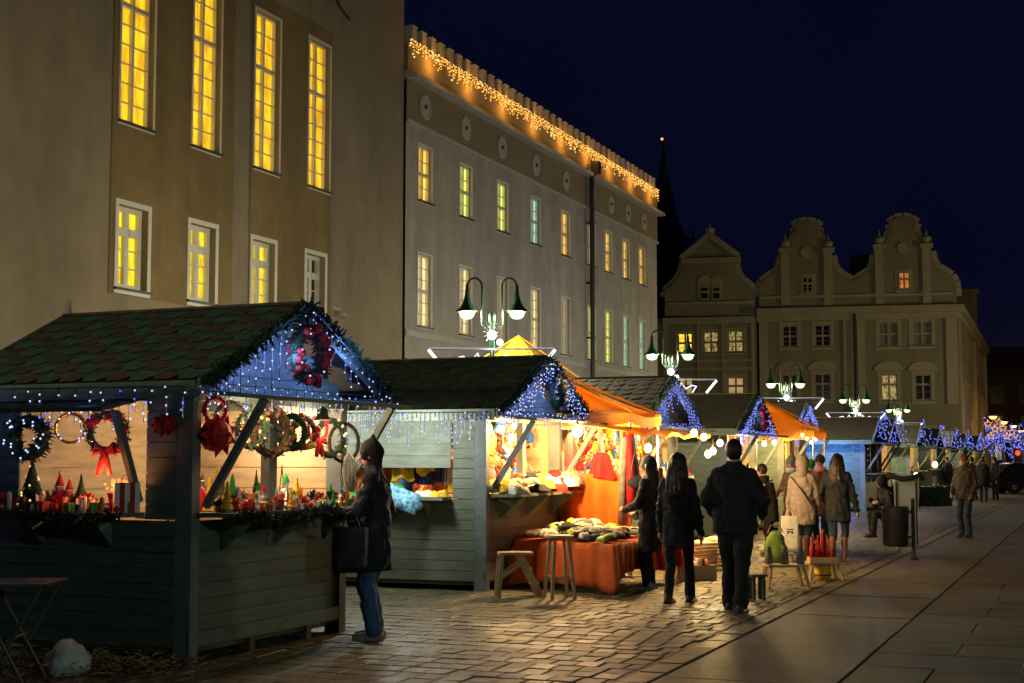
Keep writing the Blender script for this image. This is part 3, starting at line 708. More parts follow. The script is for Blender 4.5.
def stall(label, s0, n0, W=2.7, D=2.4, rot=0, side_open=True, side_flap='up', flap=True, wood='wood', inner='wood_in', detail=2, ridge_extra=.0, ov=.3, center_post=True, hc=1.16, closed_front=False):
    t = thing('market_stall', label, 'market stall', SN(s0, n0), TH + rot, 'wooden stalls of the christmas market')
    # walls
    w_ = MB(); top = EAVE - .04
    if closed_front: planks(w_, .1, W - .1, .13, top, 'x', .02, -1)
    else: planks(w_, .1, W - .1, .13, hc - .02, 'x', .02, -1)
    w_.bx(.0, W, -.028, .0, .13, .25)
    w_.build('front_wall', wood, t)
    w_ = MB()
    if side_open:
        planks(w_, .12, D - .1, .13, hc - .02, 'y', .02, -1); planks(w_, .12, .42, hc - .02, top, 'y', .02, -1); planks(w_, D - .3, D - .1, hc - .02, top, 'y', .02, -1)
    else: planks(w_, .12, D - .1, .13, top, 'y', .02, -1)
    w_.build('side_wall', wood, t)
    w_ = MB(); planks(w_, .12, D - .1, .13, top, 'y', W - .02, 1); w_.build('side_wall', wood, t)
    w_ = MB(); planks(w_, .1, W - .1, .13, top, 'x', D - .02, 1); w_.build('back_wall', wood, t)
    if detail > 0:
        w_ = MB(); planks(w_, .06, W - .06, .15, top, 'x', D - .05, -1, ph=.2); planks(w_, .06, D - .06, .15, top, 'y', W - .045, -1, ph=.2)
        if not side_open: planks(w_, .06, D - .06, .15, top, 'y', .045, 1, ph=.2)
        w_.build('lining', inner, t)
    fl_ = MB(); fl_.bx(.02, W - .02, .02, D - .02, .08, .125); fl_.build('floor_board', 'wood_dark', t)
    cl = MB(); cl.bx(.03, W - .03, .03, D - .03, top + .002, top + .02); 
    # posts
    for (x, y) in ((0, 0), (W - .11, 0), (0, D - .11), (W - .11, D - .11)):
        p = MB(); p.bx(x, x + .11, y - .032 if y == 0 else y, y + .128 if y == 0 else y + .112, 0.0, top); p.build('post', 'wood_post' if not closed_front else wood, t)
    if center_post and not closed_front:
        p = MB(); p.bx(W / 2 - .06, W / 2 + .06, 0.0, .09, hc, top); p.build('post', 'wood_post', t)
    for x in (.9, 1.8):
        p = MB(); p.bx(x - .04, x + .04, -.02, .06, .0, .125); p.build('foot_block', 'wood_dark', t)
    h_ = MB(); h_.bx(.0, W, -.03, .06, top - .1, top); h_.bx(-.002, .07, .06, D, top - .1, top); h_.bx(W - .07, W, .06, D, top - .1, top); h_.build('header_beam', wood, t)
    # gables
    for y, o_ in ((.03, -1), (D - .03, 1)):
        gp = MB(); planks(gp, -.02, W + .02, top + .004, APEX - .06, 'x', y, o_, tri=1.0)
        gp.prism([(0, top + .004), (W, top + .004), (W / 2, APEX - .07)], *sorted((y + o_ * .002, y + o_ * .008))); gp.build('gable_board', wood, t)
    # roof: board + shingles
    xe = W / 2 + ov; y0 = -ov; y1 = D + ov + ridge_extra
    ze = EAVE + .0; rise = APEX - ze; sl = math.hypot(xe, rise)
    rb = MB()
    for sg in (-1, 1):
        xm = W / 2
        rb.add([(xm, y0, APEX - .03), (xm + sg * xe, y0, ze - .03), (xm + sg * xe, y1, ze - .03), (xm, y1, APEX - .03),
                (xm, y0, APEX), (xm + sg * xe, y0, ze), (xm + sg * xe, y1, ze), (xm, y1, APEX)],
               [(0, 1, 2, 3), (7, 6, 5, 4), (0, 4, 5, 1), (1, 5, 6, 2), (2, 6, 7, 3)])
    roof = rb.build('roof', 'felt', t)
    sh = MB(); cw = .235 if detail > 1 else .36; rh = .205 if detail > 1 else .22
    for sg in ((-1, 1) if detail > 1 else (-1, 1)):
        U = Vector((sg * -xe, 0, rise)).normalized(); V = Vector((0, 1, 0)); Nn = Vector((sg * rise, 0, xe)).normalized()
        base = Vector((W / 2 + sg * xe, y0, ze)); nr = int(sl / rh)
        for r in range(nr + 1):
            nc = int((y1 - y0) / cw) + 2
            for c in range(-1, nc):
                a = c * cw; b = a + cw * .985
                a = max(a, 0); b = min(b, y1 - y0)
                if b - a < .03: continue
                u0 = r * rh - .02; u1 = min(u0 + rh * 1.45, sl)
                um = u0 + rh * .42; L1 = .004 + rnd.random() * .003; L0 = .018 + rnd.random() * .004
                q = lambda v, u, l: base + V * v + U * u + Nn * l
                e = (b - a) * .22
                sh.mi = (c + r) % 2
                sh.add([q(a + e, u0, L0), q(b - e, u0, L0), q(b, um, L0 - .003), q(b, u1, L1), q(a, u1, L1), q(a, um, L0 - .003)], [(0, 1, 2, 3, 4, 5) if sg < 0 else (5, 4, 3, 2, 1, 0)])
    sh.build('shingle_cover', ['sh_green', 'sh_brown'] if detail > 1 and side_open else ['sh_dark', 'sh_dark2'], roof)
    for y in (y0 - .02, y1):
        for sg in (-1, 1):
            rk = MB(); rk.bar((W / 2 + sg * .015, y, APEX - .045), (W / 2 + sg * (xe + .02), y, ze - .045), .028, .14, up=(0, 1, 0)) if False else None
            xm = W / 2; x1 = xm + sg * (xe + .02); z1 = ze - .01
            poly = [(xm + sg * .003, APEX + .02), (x1, z1 + .02), (x1, z1 - .12), (xm + sg * .003, APEX - .12)]
            if sg > 0: poly = poly[::-1]
            rk = MB(); rk.prism(poly, y - .002, y + .022); rk.build('rake_board', wood, t)
    for sg in (-1, 1):
        x = W / 2 + sg * xe; fs = MB(); fs.bx(*sorted((x, x + sg * .022)), y0 + .02, y1 - .02, ze - .14, ze - .005); fs.build('fascia', wood, t)
    sf = MB(); sf.bx(W / 2 - xe, -.04, y0 + .02, y1 - .02, ze - .10, ze - .085); sf.bx(W + .04, W / 2 + xe, y0 + .02, y1 - .02, ze - .10, ze - .085); sf.build('soffit', wood, t)
    rc = MB(); rc.bar((W / 2, y0, APEX + .012), (W / 2, y1, APEX + .012), .12, .02, up=(1, 0, 0)) if False else rc.bx(W / 2 - .05, W / 2 + .05, y0, y1, APEX + .0, APEX + .02)
    rc.build('ridge_cap', 'sh_brown', roof)
    fn = MB(); fn.prism([(W / 2 - .03, APEX + .02), (W / 2 + .03, APEX + .02), (W / 2 + .0, APEX + .15)], y1 - .05, y1); fn.build('finial', 'trim', roof)
    # counters and flaps
    if not closed_front:
        c = MB(); c.bx(.06, W - .06, -.38, .03, hc, hc + .035)
        if side_open and side_flap == 'up': pass
        c.build('counter', wood, t)
        ic = MB(); ic.bx(.12, W - .12, .12, .62, hc - .02, hc + .02); ic.build('inner_shelf', inner, t)
        for x in (.45, W / 2, W - .42):
            b_ = MB(); b_.prism([(0, 0), (-.33, 0), (0, -.27)], -.025, .025); o = b_.build('bracket', wood, t); o.location = (x, -.03, hc - .003); o.rotation_euler = (0, 0, R(90))
        if flap:
            f_ = MB(); f_.box((W / 2 + .08, -.36, 2.14), (W + .04, .64, .035), Matrix.Rotation(R(5), 3, 'X')); f_.build('flap', wood, t)
            for x in (.16, W - .16):
                s_ = MB(); s_.bar((x, -.05, hc + .08), (x, -.60, 2.10), .05, .06); s_.build('strut', 'wood_post', t)
    if side_open:
        if side_flap == 'up':
            c = MB(); c.bx(-.30, .03, .44, D - .32, hc, hc + .035); c.build('counter', wood, t)
            for y in (.75, D - .6):
                b_ = MB(); b_.prism([(0, 0), (-.26, 0), (0, -.24)], -.025, .025); o = b_.build('bracket', wood, t); o.location = (-.03, y, hc - .003)
            f_ = MB(); f_.box((-.31, D / 2 + .05, 2.07), (.56, D - .7, .035), Matrix.Rotation(R(-12), 3, 'Y')); f_.build('flap', wood, t)
            s_ = MB(); s_.bar((-.05, .45, hc + .12), (-.36, .45, 2.0), .05, .06); s_.build('strut', 'wood_post', t)
        elif side_flap == 'half':
            f_ = MB(); planks(f_, .43, D - .31, 1.52, 2.12, 'y', -.02, -1, ph=.15); f_.build('flap', 'wood_pale', t)
            c = MB(); c.bx(-.26, .03, .44, D - .32, hc - .04, hc); c.build('counter', 'wood_pale', t)
            for y in (.72, D - .6):
                b_ = MB(); b_.prism([(0, 0), (-.22, 0), (0, -.22)], -.02, .02); o = b_.build('bracket', wood, t); o.location = (-.03, y, hc - .043)
    return t
def loc2w(t, p): return Matrix.Translation(t.location) @ Matrix.Rotation(t.rotation_euler.z, 4, 'Z') @ Vector(p)

S1 = stall('dark green wooden stall with wreaths hanging in its open front, largest of the row', 9.58, -6.72, W=2.42, D=2.05, rot=R(-1.5), ridge_extra=.0)
S0 = stall('dark green wooden stall outside the picture, added to shade the wreath stall', 2.9, -6.9, W=2.7, D=2.6, side_open=False, closed_front=True)  # unseen stall added to keep lamp light off the wreath stall's side wall
S2 = stall('grey green wooden stall with textiles, second of the row, a closed flap on its side', 16.15, -7.0, W=2.7, D=2.6, side_flap='half', wood='wood_pale')
S3 = stall('wooden stall with a cone of blue lights on its gable, third of the row', 21.25, -6.75, W=2.7, D=2.4, side_open=False, wood='wood_pale')
S4 = stall('wooden stall between the two orange canopies, fourth of the row', 27.85, -6.83, W=2.7, D=2.4, side_open=False, wood='wood_pale', detail=1)
S5 = stall('wooden stall with red and white lanterns, fifth of the row', 32.45, -6.64, W=2.7, D=2.4, side_open=False, wood='wood', detail=1)
S6 = stall('wooden stall whose plain side wall glows blue, sixth of the row', 45.4, -6.75, W=2.9, D=3.3, side_open=False, wood='wood', detail=1)
far = []
for i, (s, desc) in enumerate([(48.75, 'seventh'), (56.65, 'eighth'), (63.9, 'ninth'), (70.5, 'tenth'), (77.6, 'eleventh'), (85.9, 'twelfth')]):
    far.append(stall('small distant wooden stall with a blue lit gable, %s of the row' % desc, s, -6.7, W=2.7, D=2.4, side_open=False, detail=1, flap=True, center_post=False))
STALLS = [S1, S2, S3, S4, S5, S6] + far
LW = lambda t: 2.42 if t is S1 else (2.9 if t is S6 else 2.7)

# ================================================================== LIGHT STRINGS
def led_string(label, t, pts, wire, r=.0085, mats=('led_white', 'led_blue'), blue=.25, parts=100, frame=None, lights=(), cat='light string', name='light_string', lcol=BLUE):
    """pts and wire in the stall's own frame"""
    o = thing(name, label, cat, t.location, t.rotation_euler.z, 'christmas light strings on the stalls')
    if wire:
        w_ = MB()
        for q in wire: w_.tube(q, .0045, 3, False)
        w_.build('cord', 'iron', o)
    pr = {}
    P = sorted(pts, key=lambda p: p[0]); random.Random(3).shuffle(P)
    for p in P[:parts]:
        k = mats[1] if rnd.random() < blue else mats[0]
        if k not in pr:
            m_ = MB(); m_.sphere((0, 0, 0), r * (1.25 if k == mats[1] else 1), 6, 4); pr[k] = m_.build('led', k, o); pr[k].location = p
        else:
            c = pr[k].copy(); COL.objects.link(c); c.parent = o; c.location = p
    if len(P) > parts:
        m_ = MB()
        for p in P[parts:]:
            m_.mi = 1 if rnd.random() < blue else 0; m_.sphere(p, r, 5, 4)
        ob = m_.build('led_glow', list(mats), o)
        kind(ob, 'stuff')
    for (p, e) in lights: plight('string_glow_fill', o, p, e, lcol, .15)
    return o
def icicles(a, b, step, lo, hi, dz=.055, jit=.03, sag=.0, y=None):
    a = Vector(a); b = Vector(b); L = (b - a).length; n = max(2, int(L / step)); pts = []; wires = [[a + (b - a) * (i / 10) - Vector((0, 0, sag * math.sin(math.pi * i / 10))) for i in range(11)]]
    for i in range(n + 1):
        f = (i + .3 * (rnd.random() - .5)) / n; p = a + (b - a) * max(0, min(1, f)); p.z -= sag * math.sin(math.pi * f)
        h = lo + (hi - lo) * rnd.random(); z = rnd.random() * dz
        wires.append([p.copy(), p - Vector((0, 0, h))])
        while z < h:
            pts.append(p + Vector(((rnd.random() - .5) * jit, (rnd.random() - .5) * jit, -z))); z += dz * (.7 + .6 * rnd.random())
    return pts, wires
def garland(label, t, path, r=.09, n=420, col=('needle', 'needle2'), name='garland', cat='garland', group='evergreen garlands on the stall gables', world=False):
    m_ = MB(); path = [Vector(p) for p in path]; seg = [(path[i + 1] - path[i]).length for i in range(len(path) - 1)]; T = sum(seg)
    rr = random.Random(len(label) + n)
    for k in range(n):
        d = rr.random() * T; i = 0
        while d > seg[i] and i < len(seg) - 1: d -= seg[i]; i += 1
        c = path[i] + (path[i + 1] - path[i]) * (d / seg[i])
        a = rr.random() * 6.283; el = rr.uniform(-1, 1); q = math.sqrt(1 - el * el); u = Vector((math.cos(a) * q, math.sin(a) * q, el))
        L = r * rr.uniform(.6, 1.35); s_ = u.orthogonal().normalized() * r * .16
        tp = c + u * L; m_.mi = rr.random() < .4
        m_.add([c + s_, c - s_, tp - s_ * .4, tp + s_ * .4], [(0, 1, 2, 3)])
        s2 = u.cross(s_)
        m_.add([c + s2, c - s2, tp - s2 * .4, tp + s2 * .4], [(0, 1, 2, 3)])
    m_.tube(path, r * .35, 5)
    o = m_.build(name, list(col)); o.location = t.location; o.rotation_euler = (0, 0, t.rotation_euler.z)
    return tag(o, label, cat, group)
def gable_lights(t, label, W, dens=1.0, hang=(.1, .42), r=.0085, parts=100, power=10, wire=True, y=-.40, triangle=True, mats=('led_white', 'led_blue')):
    xe = W / 2 + .3; pts = []; wires = []
    for sg in (-1, 1):
        a = (W / 2, y, APEX - .06); b = (W / 2 + sg * xe, y, EAVE - .08)
        p, w_ = icicles(a, b, .085 / dens, hang[0], hang[1], .06 / dens); pts += p; wires += w_
    p, w_ = icicles((-.3, y + .08, EAVE - .02), (W + .3, y + .08, EAVE - .02), .09 / dens, .03, .25, .06); pts += p; wires += w_
    # keep those not hanging under the flap
    pts = [p for p in pts if p[2] > EAVE - .22 or p[0] < 0.05]
    wires = [[q[0], Vector((q[1][0], q[1][1], max(q[1][2], EAVE - .2)))] if len(q) == 2 else q for q in wires]
    return led_string(label, t, pts, wires if wire else None, r=r, parts=parts, mats=mats, blue=.2, lights=[((W * .32, y - .05, 2.50), power), ((W * .72, y - .05, 2.48), power)])
gable_lights(S1, 'blue and white fairy lights over the gable of the wreath stall', 2.42, .72, r=.0080, power=13)
gable_lights(S2, 'blue and white fairy lights over the gable of the textile stall', 2.7, 1.05, r=.010, power=10)
gable_lights(S3, 'dense blue fairy lights over the gable of the third stall', 2.7, 1.15, r=.0115, parts=60, power=9, mats=('led_dim', 'led_blue'))
gable_lights(S4, 'dense blue fairy lights over the gable of the fourth stall', 2.7, 1.2, r=.013, parts=60, power=8, wire=False, mats=('led_dim', 'led_blue'))
gable_lights(S5, 'dense blue fairy lights over the gable of the fifth stall', 2.7, 1.1, r=.014, parts=40, power=8, wire=False, mats=('led_dim', 'led_blue'))
# strings on the sides facing the camera
def side_string(t, label, D, r, n_step=.10, hang=(.02, .3), power=3, x=-.34, parts=100, extra=(), lcol=BLUE, off=.1):
    p, w_ = icicles((x, -.2, EAVE - .05), (x, D, EAVE - .03), n_step, *hang, .07)
    return led_string(label, t, p, w_, r=r, parts=parts, lights=[((x - off, D * f, EAVE - .25), power) for f in extra], lcol=lcol)
side_string(S1, 'sparse fairy lights along the side eave of the wreath stall', 2.3, .0075, .15, (.03, .28), 1.0, parts=60, extra=(.3, .75))
side_string(S2, 'thick fairy light icicles along the side eave of the textile stall', 2.8, .0098, .06, (.06, .42), 36, extra=(.25, .7), lcol=(.85, .9, .8), off=.5)
p, w_ = icicles((.08, .14, 2.14), (2.35, .14, 2.14), .07, .03, .18, .06); led_string('cold white icicle lights inside the front opening of the wreath stall', S1, p, w_, r=.011, mats=('led_white', 'led_white'), parts=60, lights=[((.7, -.22, 2.02), 9), ((1.7, -.22, 2.02), 9)], lcol=(1, .74, .46))  # warm fill lights added under the flap to light the hanging wreaths
p, w_ = icicles((.16, .5, 2.14), (.16, 1.8, 2.14), .08, .1, .35, .07); led_string('cold white icicle lights inside the side opening of the wreath stall', S1, p, w_, r=.010, mats=('led_white', 'led_blue'), parts=60)
vp = [(-.33, 1.72, z) for z in [1.25 + .07 * k for k in range(12)]]; led_string('single vertical strand of lights beside the tree wreath', S1, vp, [[(-.33, 1.72, 1.2), (-.33, 1.72, 2.1)]], r=.009, parts=12)
# blue wall of stall 6
p, w_ = icicles((-.36, -.2, EAVE - .1), (-.36, 3.3, EAVE - .1), .16, .1, .9, .16)
led_string('blue light strands hanging over the plain side wall of the sixth stall', S6, p, None, r=.014, mats=('led_blue', 'led_dim'), parts=60, lights=[((-1.1, .8, 1.7), 70), ((-1.1, 2.4, 1.7), 70)], lcol=(.04, .24, 1.0))
# cones of blue lights on the far gables
def cone_lights(t, label, W, r, n, power):
    pts = []
    for k in range(n):
        f = rnd.random() ** .7; z = APEX + .22 - f * 1.0; hw = .05 + f * .8
        x = W / 2 + (rnd.random() * 2 - 1) * hw; pts.append((x, -.42 + (rnd.random() * 2 - 1) * hw * .6, z))
    return led_string(label, t, pts, None, r=r, mats=('led_blue', 'led_dim'), blue=.45, parts=30, lights=[((W / 2, -.6, 2.4), power)])
cone_lights(S6, 'blue cone of lights on the gable of the sixth stall', 2.9, .018, 90, 10)
for i, t in enumerate(far):
    cone_lights(t, 'blue cone of lights on the gable of the %s stall' % ORD[6 + i], 2.7, .018 + .002 * i, 64, 12)
# garlands
for t, nm, W in ((S1, 'wreath stall', 2.42), (S2, 'textile stall', 2.7), (S3, 'third stall', 2.7), (S4, 'fourth stall', 2.7)):
    xe = W / 2 + .28
    garland('dark spruce garland along the gable edges of the ' + nm, t, [(W / 2 - xe, -.36, EAVE - .02), (W / 2 - xe * .45, -.36, EAVE + .39), (W / 2, -.36, APEX - .02), (W / 2 + xe * .5, -.36, EAVE + .37), (W / 2 + xe, -.36, EAVE - .04)],
            r=.085, n=1000 if t is S1 else 700)

# ================================================================== BULBS
def bulb(label, t, p, power, r=.045, drop=.18, col=WARM, group='bare warm bulbs in the stalls'):
    o = thing('light_bulb', label, 'bulb', loc2w(t, p) if t else p, 0, group)
    m_ = MB(); m_.tube([(0, 0, drop), (0, 0, r * 1.2)], .006, 4); m_.lathe([(.015, r * 1.6), (.02, r * .9)], (0, 0, 0), 8); m_.build('socket', 'iron', o)
    m_ = MB(); m_.sphere((0, 0, 0), r * .82, 12, 9, (1, 1, 1.2)); m_.build('glass', 'bulb', o, True)
    if power: plight('bulb_light', o, (0, 0, 0), power, col, r)
    return o
bulb('warm bulb inside the wreath stall, near its far corner', S1, (1.9, .55, 2.02), 70, col=(1, .74, .44))
bulb('dim warm bulb hidden behind the corner panel of the wreath stall', S1, (.22, .2, 1.9), 16, .035, col=(1, .5, .25))
bulb('warm bulb behind the raised side flap of the textile stall', S2, (.6, 1.0, 1.98), 90)
bulb('bright bare bulb over the textile stall counter', S2, (1.5, .25, 1.92), 110, .05)
bulb('bare bulb added under the raised front flap to brighten the textile stall', S2, (.5, -.2, 2.04), 45, .04)  # added light for the hanging garments in the front opening
# ================================================================== CANOPIES
def canopy(name, label, cat, verts, faces, m, th=.03):
    mb = MB(); mb.add(verts, faces); o = mb.build(name, m)
    so = o.modifiers.new('solid', 'SOLIDIFY'); so.thickness = th; so.offset = 0
    return tag(o, label, cat)
# pop-up tent between stalls 2 and 3: pyramid on a valance, in street coordinates
def tent(label, s0, s1, n0, n1, ze, zp, m, valance=.16, posts=True):
    t = thing('canopy_tent', label, 'canopy')
    sc, nc = (s0 + s1) / 2, (n0 + n1) / 2
    g = MB(); c = [(s0, n0), (s1, n0), (s1, n1), (s0, n1)]; K = 8
    for i in range(4):
        a, b = c[i], c[(i + 1) % 4]
        rows = []
        for j in range(K + 1):
            f = j / K; z = ze + (zp - ze) * (f ** 1.25); row = []
            for k in range(K + 1):
                h = k / K; s = a[0] + (b[0] - a[0]) * h; n = a[1] + (b[1] - a[1]) * h
                dip = -.05 * math.sin(math.pi * h) * (1 - f)
                row.append(SN(s + (sc - s) * f, n + (nc - n) * f, z + dip))
            rows.append(row)
        vs = [v for r_ in rows for v in r_]
        g.add(vs, [(j * (K + 1) + k, j * (K + 1) + k + 1, (j + 1) * (K + 1) + k + 1, (j + 1) * (K + 1) + k) for j in range(K) for k in range(K)])
    o = g.build('canopy_top', m, t, True); so = o.modifiers.new('solid', 'SOLIDIFY'); so.thickness = .008
    g = MB()
    for i in range(4):
        a, b = c[i], c[(i + 1) % 4]; n_ = 12; vs = []
        for k in range(n_ + 1):
            h = k / n_; s = a[0] + (b[0] - a[0]) * h; n = a[1] + (b[1] - a[1]) * h; z = ze - .05 * math.sin(math.pi * h)
            vs += [SN(s, n, z), SN(s, n, z - valance * (.8 + .2 * abs(math.sin(h * 12))))]
        g.add(vs, [(2 * k, 2 * k + 1, 2 * k + 3, 2 * k + 2) for k in range(n_)])
    o = g.build('valance', m, t); so = o.modifiers.new('solid', 'SOLIDIFY'); so.thickness = .006
    for i in range(4):
        b_ = MB(); b_.tube([SN(*c[i], ze + .01), SN(sc, nc, zp + .01)], .018, 5); b_.build('seam', 'pvc_orange' if m == 'pvc_orange' else 'pvc_yellow', t)
        if posts: b_ = MB(); b_.tube([SN(c[i][0] + (sc - c[i][0]) * .03, c[i][1] + (nc - c[i][1]) * .03, 0), SN(c[i][0] + (sc - c[i][0]) * .03, c[i][1] + (nc - c[i][1]) * .03, ze)], .02, 6); b_.build('pole', 'metal', t)
    return t
tent('orange canvas tent standing between the textile stall and the third stall', 18.93, 20.3, -9.05, -5.95, 2.27, 2.95, 'pvc_orange')
tent('small orange pyramid tent top showing behind the textile stall roof', 24.0, 26.4, -11.4, -9.0, 2.95, 3.98, 'pvc_orange')
tent('yellow canvas tent standing between the fourth and fifth stalls', 30.8, 32.2, -8.2, -5.6, 2.25, 2.95, 'pvc_yellow')
# low yellow awning strip in front of the tent
bulb('bare bulb hanging high inside the orange tent', None, SN(19.6, -7.4, 2.2), 520, .06)
aw = MB(); K = 14; vs = []
for k in range(K + 1):
    s = 18.0 + 4.4 * k / K; dz = .05 * math.sin(k * 1.9) * .5
    vs += [SN(s, -6.5, 2.10 + dz), SN(s, -5.75, 2.0 + dz * 1.4), SN(s, -5.73, 1.95 + dz)]
aw.add(vs, [(3 * k + j, 3 * k + j + 1, 3 * k + j + 4, 3 * k + j + 3) for k in range(K) for j in (0, 1)])
o = aw.build('awning', 'pvc_yellow'); so = o.modifiers.new('solid', 'SOLIDIFY'); so.thickness = .008; tag(o, 'sagging low orange awning strip in front of the orange tent', 'awning')

# bulbs under tents and farther stalls
bulb('dazzling bare bulb at the near corner of the orange tent', None, at_y(577.5, 431, 18.7), 260, .085, col=(1, .60, .24))
bulb('round bulb hanging below the middle of the orange awning', None, at_y(648, 448, 20.6), 130, .065)
for i, (px, py, Y) in enumerate([(694, 433, 21.0), (704, 437, 21.6), (708, 454, 21.3), (713, 451, 21.8), (720, 443, 22.6)]):
    bulb('bare bulb in the cluster in front of the third stall, %s from the post' % ORD[i], None, at_y(px, py, Y), 70 if i % 2 == 0 else 45, .06)
bulb('bulb over the fourth stall counter', S4, (1.5, -.45, 1.95), 170, .06)
bulb('bulb deep inside the third stall', S3, (1.4, .8, 1.95), 140, .05)
bulb('bulb deep inside the fourth stall', S4, (1.4, .9, 1.95), 140, .05)
bulb('bulb in the yellow tent', None, SN(31.4, -6.6, 2.0), 200, .06)
for i in range(5): bulb('small bulb on the sagging row under the yellow tent, %s one' % ORD[i], None, SN(30.2 + .5 * i, -5.75, 2.0 + .07 * abs(i - 2)), 0, .04)
bulb('bulb inside the fifth stall', S5, (1.3, .6, 1.9), 120, .05)
bulb('bulb over the hedge stall, low beside the far booths', None, at_y(916, 475, 52), 60, .10)
bulb('bright bulb hanging in the gap of the far booths', None, at_y(935, 464.5, 58), 60, .13)
for i, t in enumerate(far): bulb('bulb inside the %s stall' % ORD[6 + i], t, (1.3, .5, 1.95), 80, .06)

# ================================================================== WREATHS
def wreath(label, t, p, r, tr, col=('needle', 'needle2'), bits=None, face=(0, -1, 0), n=260, bow=None, lights=0, group='wreaths hanging on the stalls', sq=1.0):
    """ring facing direction 'face' in the stall frame"""
    o = thing('wreath', label, 'wreath', t.location, t.rotation_euler.z, group)
    f = Vector(face).normalized(); u = f.cross(Vector((0, 0, 1))).normalized(); v = Vector((0, 0, 1)); c = Vector(p)
    rr = random.Random(int((p[0] + p[1] * 7 + p[2] * 31) * 100)); m_ = MB()
    ring = lambda a, q=1.0: c + (u * math.cos(a) * sq + v * math.sin(a)) * r * q
    m_.tube([ring(k * math.pi / 10) for k in range(21)], tr * .55, 6)
    for k in range(n):
        a = rr.random() * 6.283; b = ring(a); d = Vector((rr.gauss(0, 1), rr.gauss(0, 1), rr.gauss(0, 1))).normalized()
        s_ = d.orthogonal().normalized() * tr * .17; tp = b + d * tr * rr.uniform(.7, 1.35); m_.mi = rr.random() < .45
        m_.add([b + s_, b - s_, tp - s_ * .5, tp + s_ * .5], [(0, 1, 2, 3)])
    m_.build('ring', list(col), o)
    if bits:
        for bc, nb, br in bits:
            m_ = MB()
            m_.sphere((0, 0, 0), br, 7, 6); b0 = m_.build('bauble', bc, o, True)
            for k in range(nb):
                a = rr.random() * 6.283; q = ring(a, 1 + (rr.random() - .5) * tr / r) + f * tr * rr.uniform(.5, .9)
                b1 = b0 if k == 0 else b0.copy()
                if k: COL.objects.link(b1)
                b1.parent = o; b1.location = q
    if lights:
        m_ = MB()
        for k in range(lights): m_.sphere(ring(rr.random() * 6.283, 1 + (rr.random() - .5) * tr / r) + f * tr, .009, 5, 4)
        kind(m_.build('led_glow', 'led_white', o), 'stuff')
    if bow:
        m_ = MB(); q = ring(-math.pi / 2 if bow != 'top' else math.pi / 2) + f * tr
        for sg in (-1, 1):
            m_.tube([q, q + u * sg * r * .5 + v * r * .25, q + u * sg * r * .6 - v * r * .1, q], [.012, .03, .03, .012], 5)
            m_.tube([q, q + u * sg * r * .15 - v * r * .5, q + u * sg * r * .35 - v * r * 1.3], [.02, .025, .02], 5)
        m_.build('ribbon', 'red', o)
    h = MB(); h.tube([ring(math.pi / 2), ring(math.pi / 2) + Vector((0, .02, .12))], .004, 4); h.build('hook', 'iron', o)
    return o
wreath('large red and green wreath in front of the gable of the wreath stall', S1, (1.10, -.42, 2.52), .22, .085, ('needle', 'darkred'), bits=[('darkred', 40, .035)], n=800, lights=12)
hang = [(.22, 2.02, .11, .03, ('red', 'redshine'), None, 'slim red ring beside the corner post of the wreath stall front'),
        (.46, 1.93, .17, .035, ('cloth_grey', 'needle2'), None, 'thin grey ring behind the strut of the wreath stall'),
        (.80, 1.87, .15, .05, ('needle', 'twig'), [('gold', 10, .02)], 'olive wreath with gold berries, left of the large twig wreath'),
        (1.13, 1.85, .19, .065, ('twig', 'needle'), [('cloth_brown', 26, .022)], 'large brown twig wreath of pine cones beside the centre post'),
        (1.50, 1.86, .15, .05, ('needle', 'needle2'), None, 'plain green wreath half hidden by the centre post'),
        (1.70, 1.86, .14, .045, ('needle2', 'red'), [('yellow', 8, .03), ('red', 8, .03)], 'dark wreath with yellow and red flowers'),
        (2.22, 1.82, .17, .05, ('needle', 'twig'), [('white', 8, .018)], 'pale green wreath near the far post of the wreath stall'),
        (2.50, 1.78, .19, .03, ('twig', 'cloth_grey'), None, 'thin bare twig ring at the far end of the opening')]
for x, z, r, tr, col, bits, lab in hang: wreath(lab, S1, (x * .9, -.10, z), r * .95, tr * 1.1, col, bits, n=320, face=(-.35, -1, 0))
wreath('bright red ring with long red ribbon tails', S1, (1.78, -.10, 1.90), .11, .028, ('red', 'redshine'), n=120, bow='bottom', face=(-.35, -1, 0))
wreath('big dark green wreath with small lights on the side of the wreath stall', S1, (-.22, 1.46, 1.80), .145, .085, bits=None, face=(-1, -.2, 0), n=600, lights=22)
wreath('narrow gold wreath inside the side opening', S1, (-.1, 1.12, 1.88), .12, .025, ('gold', 'straw'), n=160, face=(-1, -.9, 0), lights=8)
wreath('red and gold wreath hanging over the side counter', S1, (-.12, .72, 1.84), .15, .06, ('needle', 'gold'), [('red', 22, .03), ('gold', 12, .022)], face=(-1, -.3, 0), n=320, bow='bottom')
wreath('round dark wreath on the gable of the textile stall', S2, (1.5, -.42, 2.52), .22, .07, bits=[('cloth_grey', 20, .03)], n=500)
wreath('red flecked wreath on the gable of the fourth stall', S4, (1.35, -.42, 2.5), .22, .1, bits=[('red', 20, .05)], n=300)

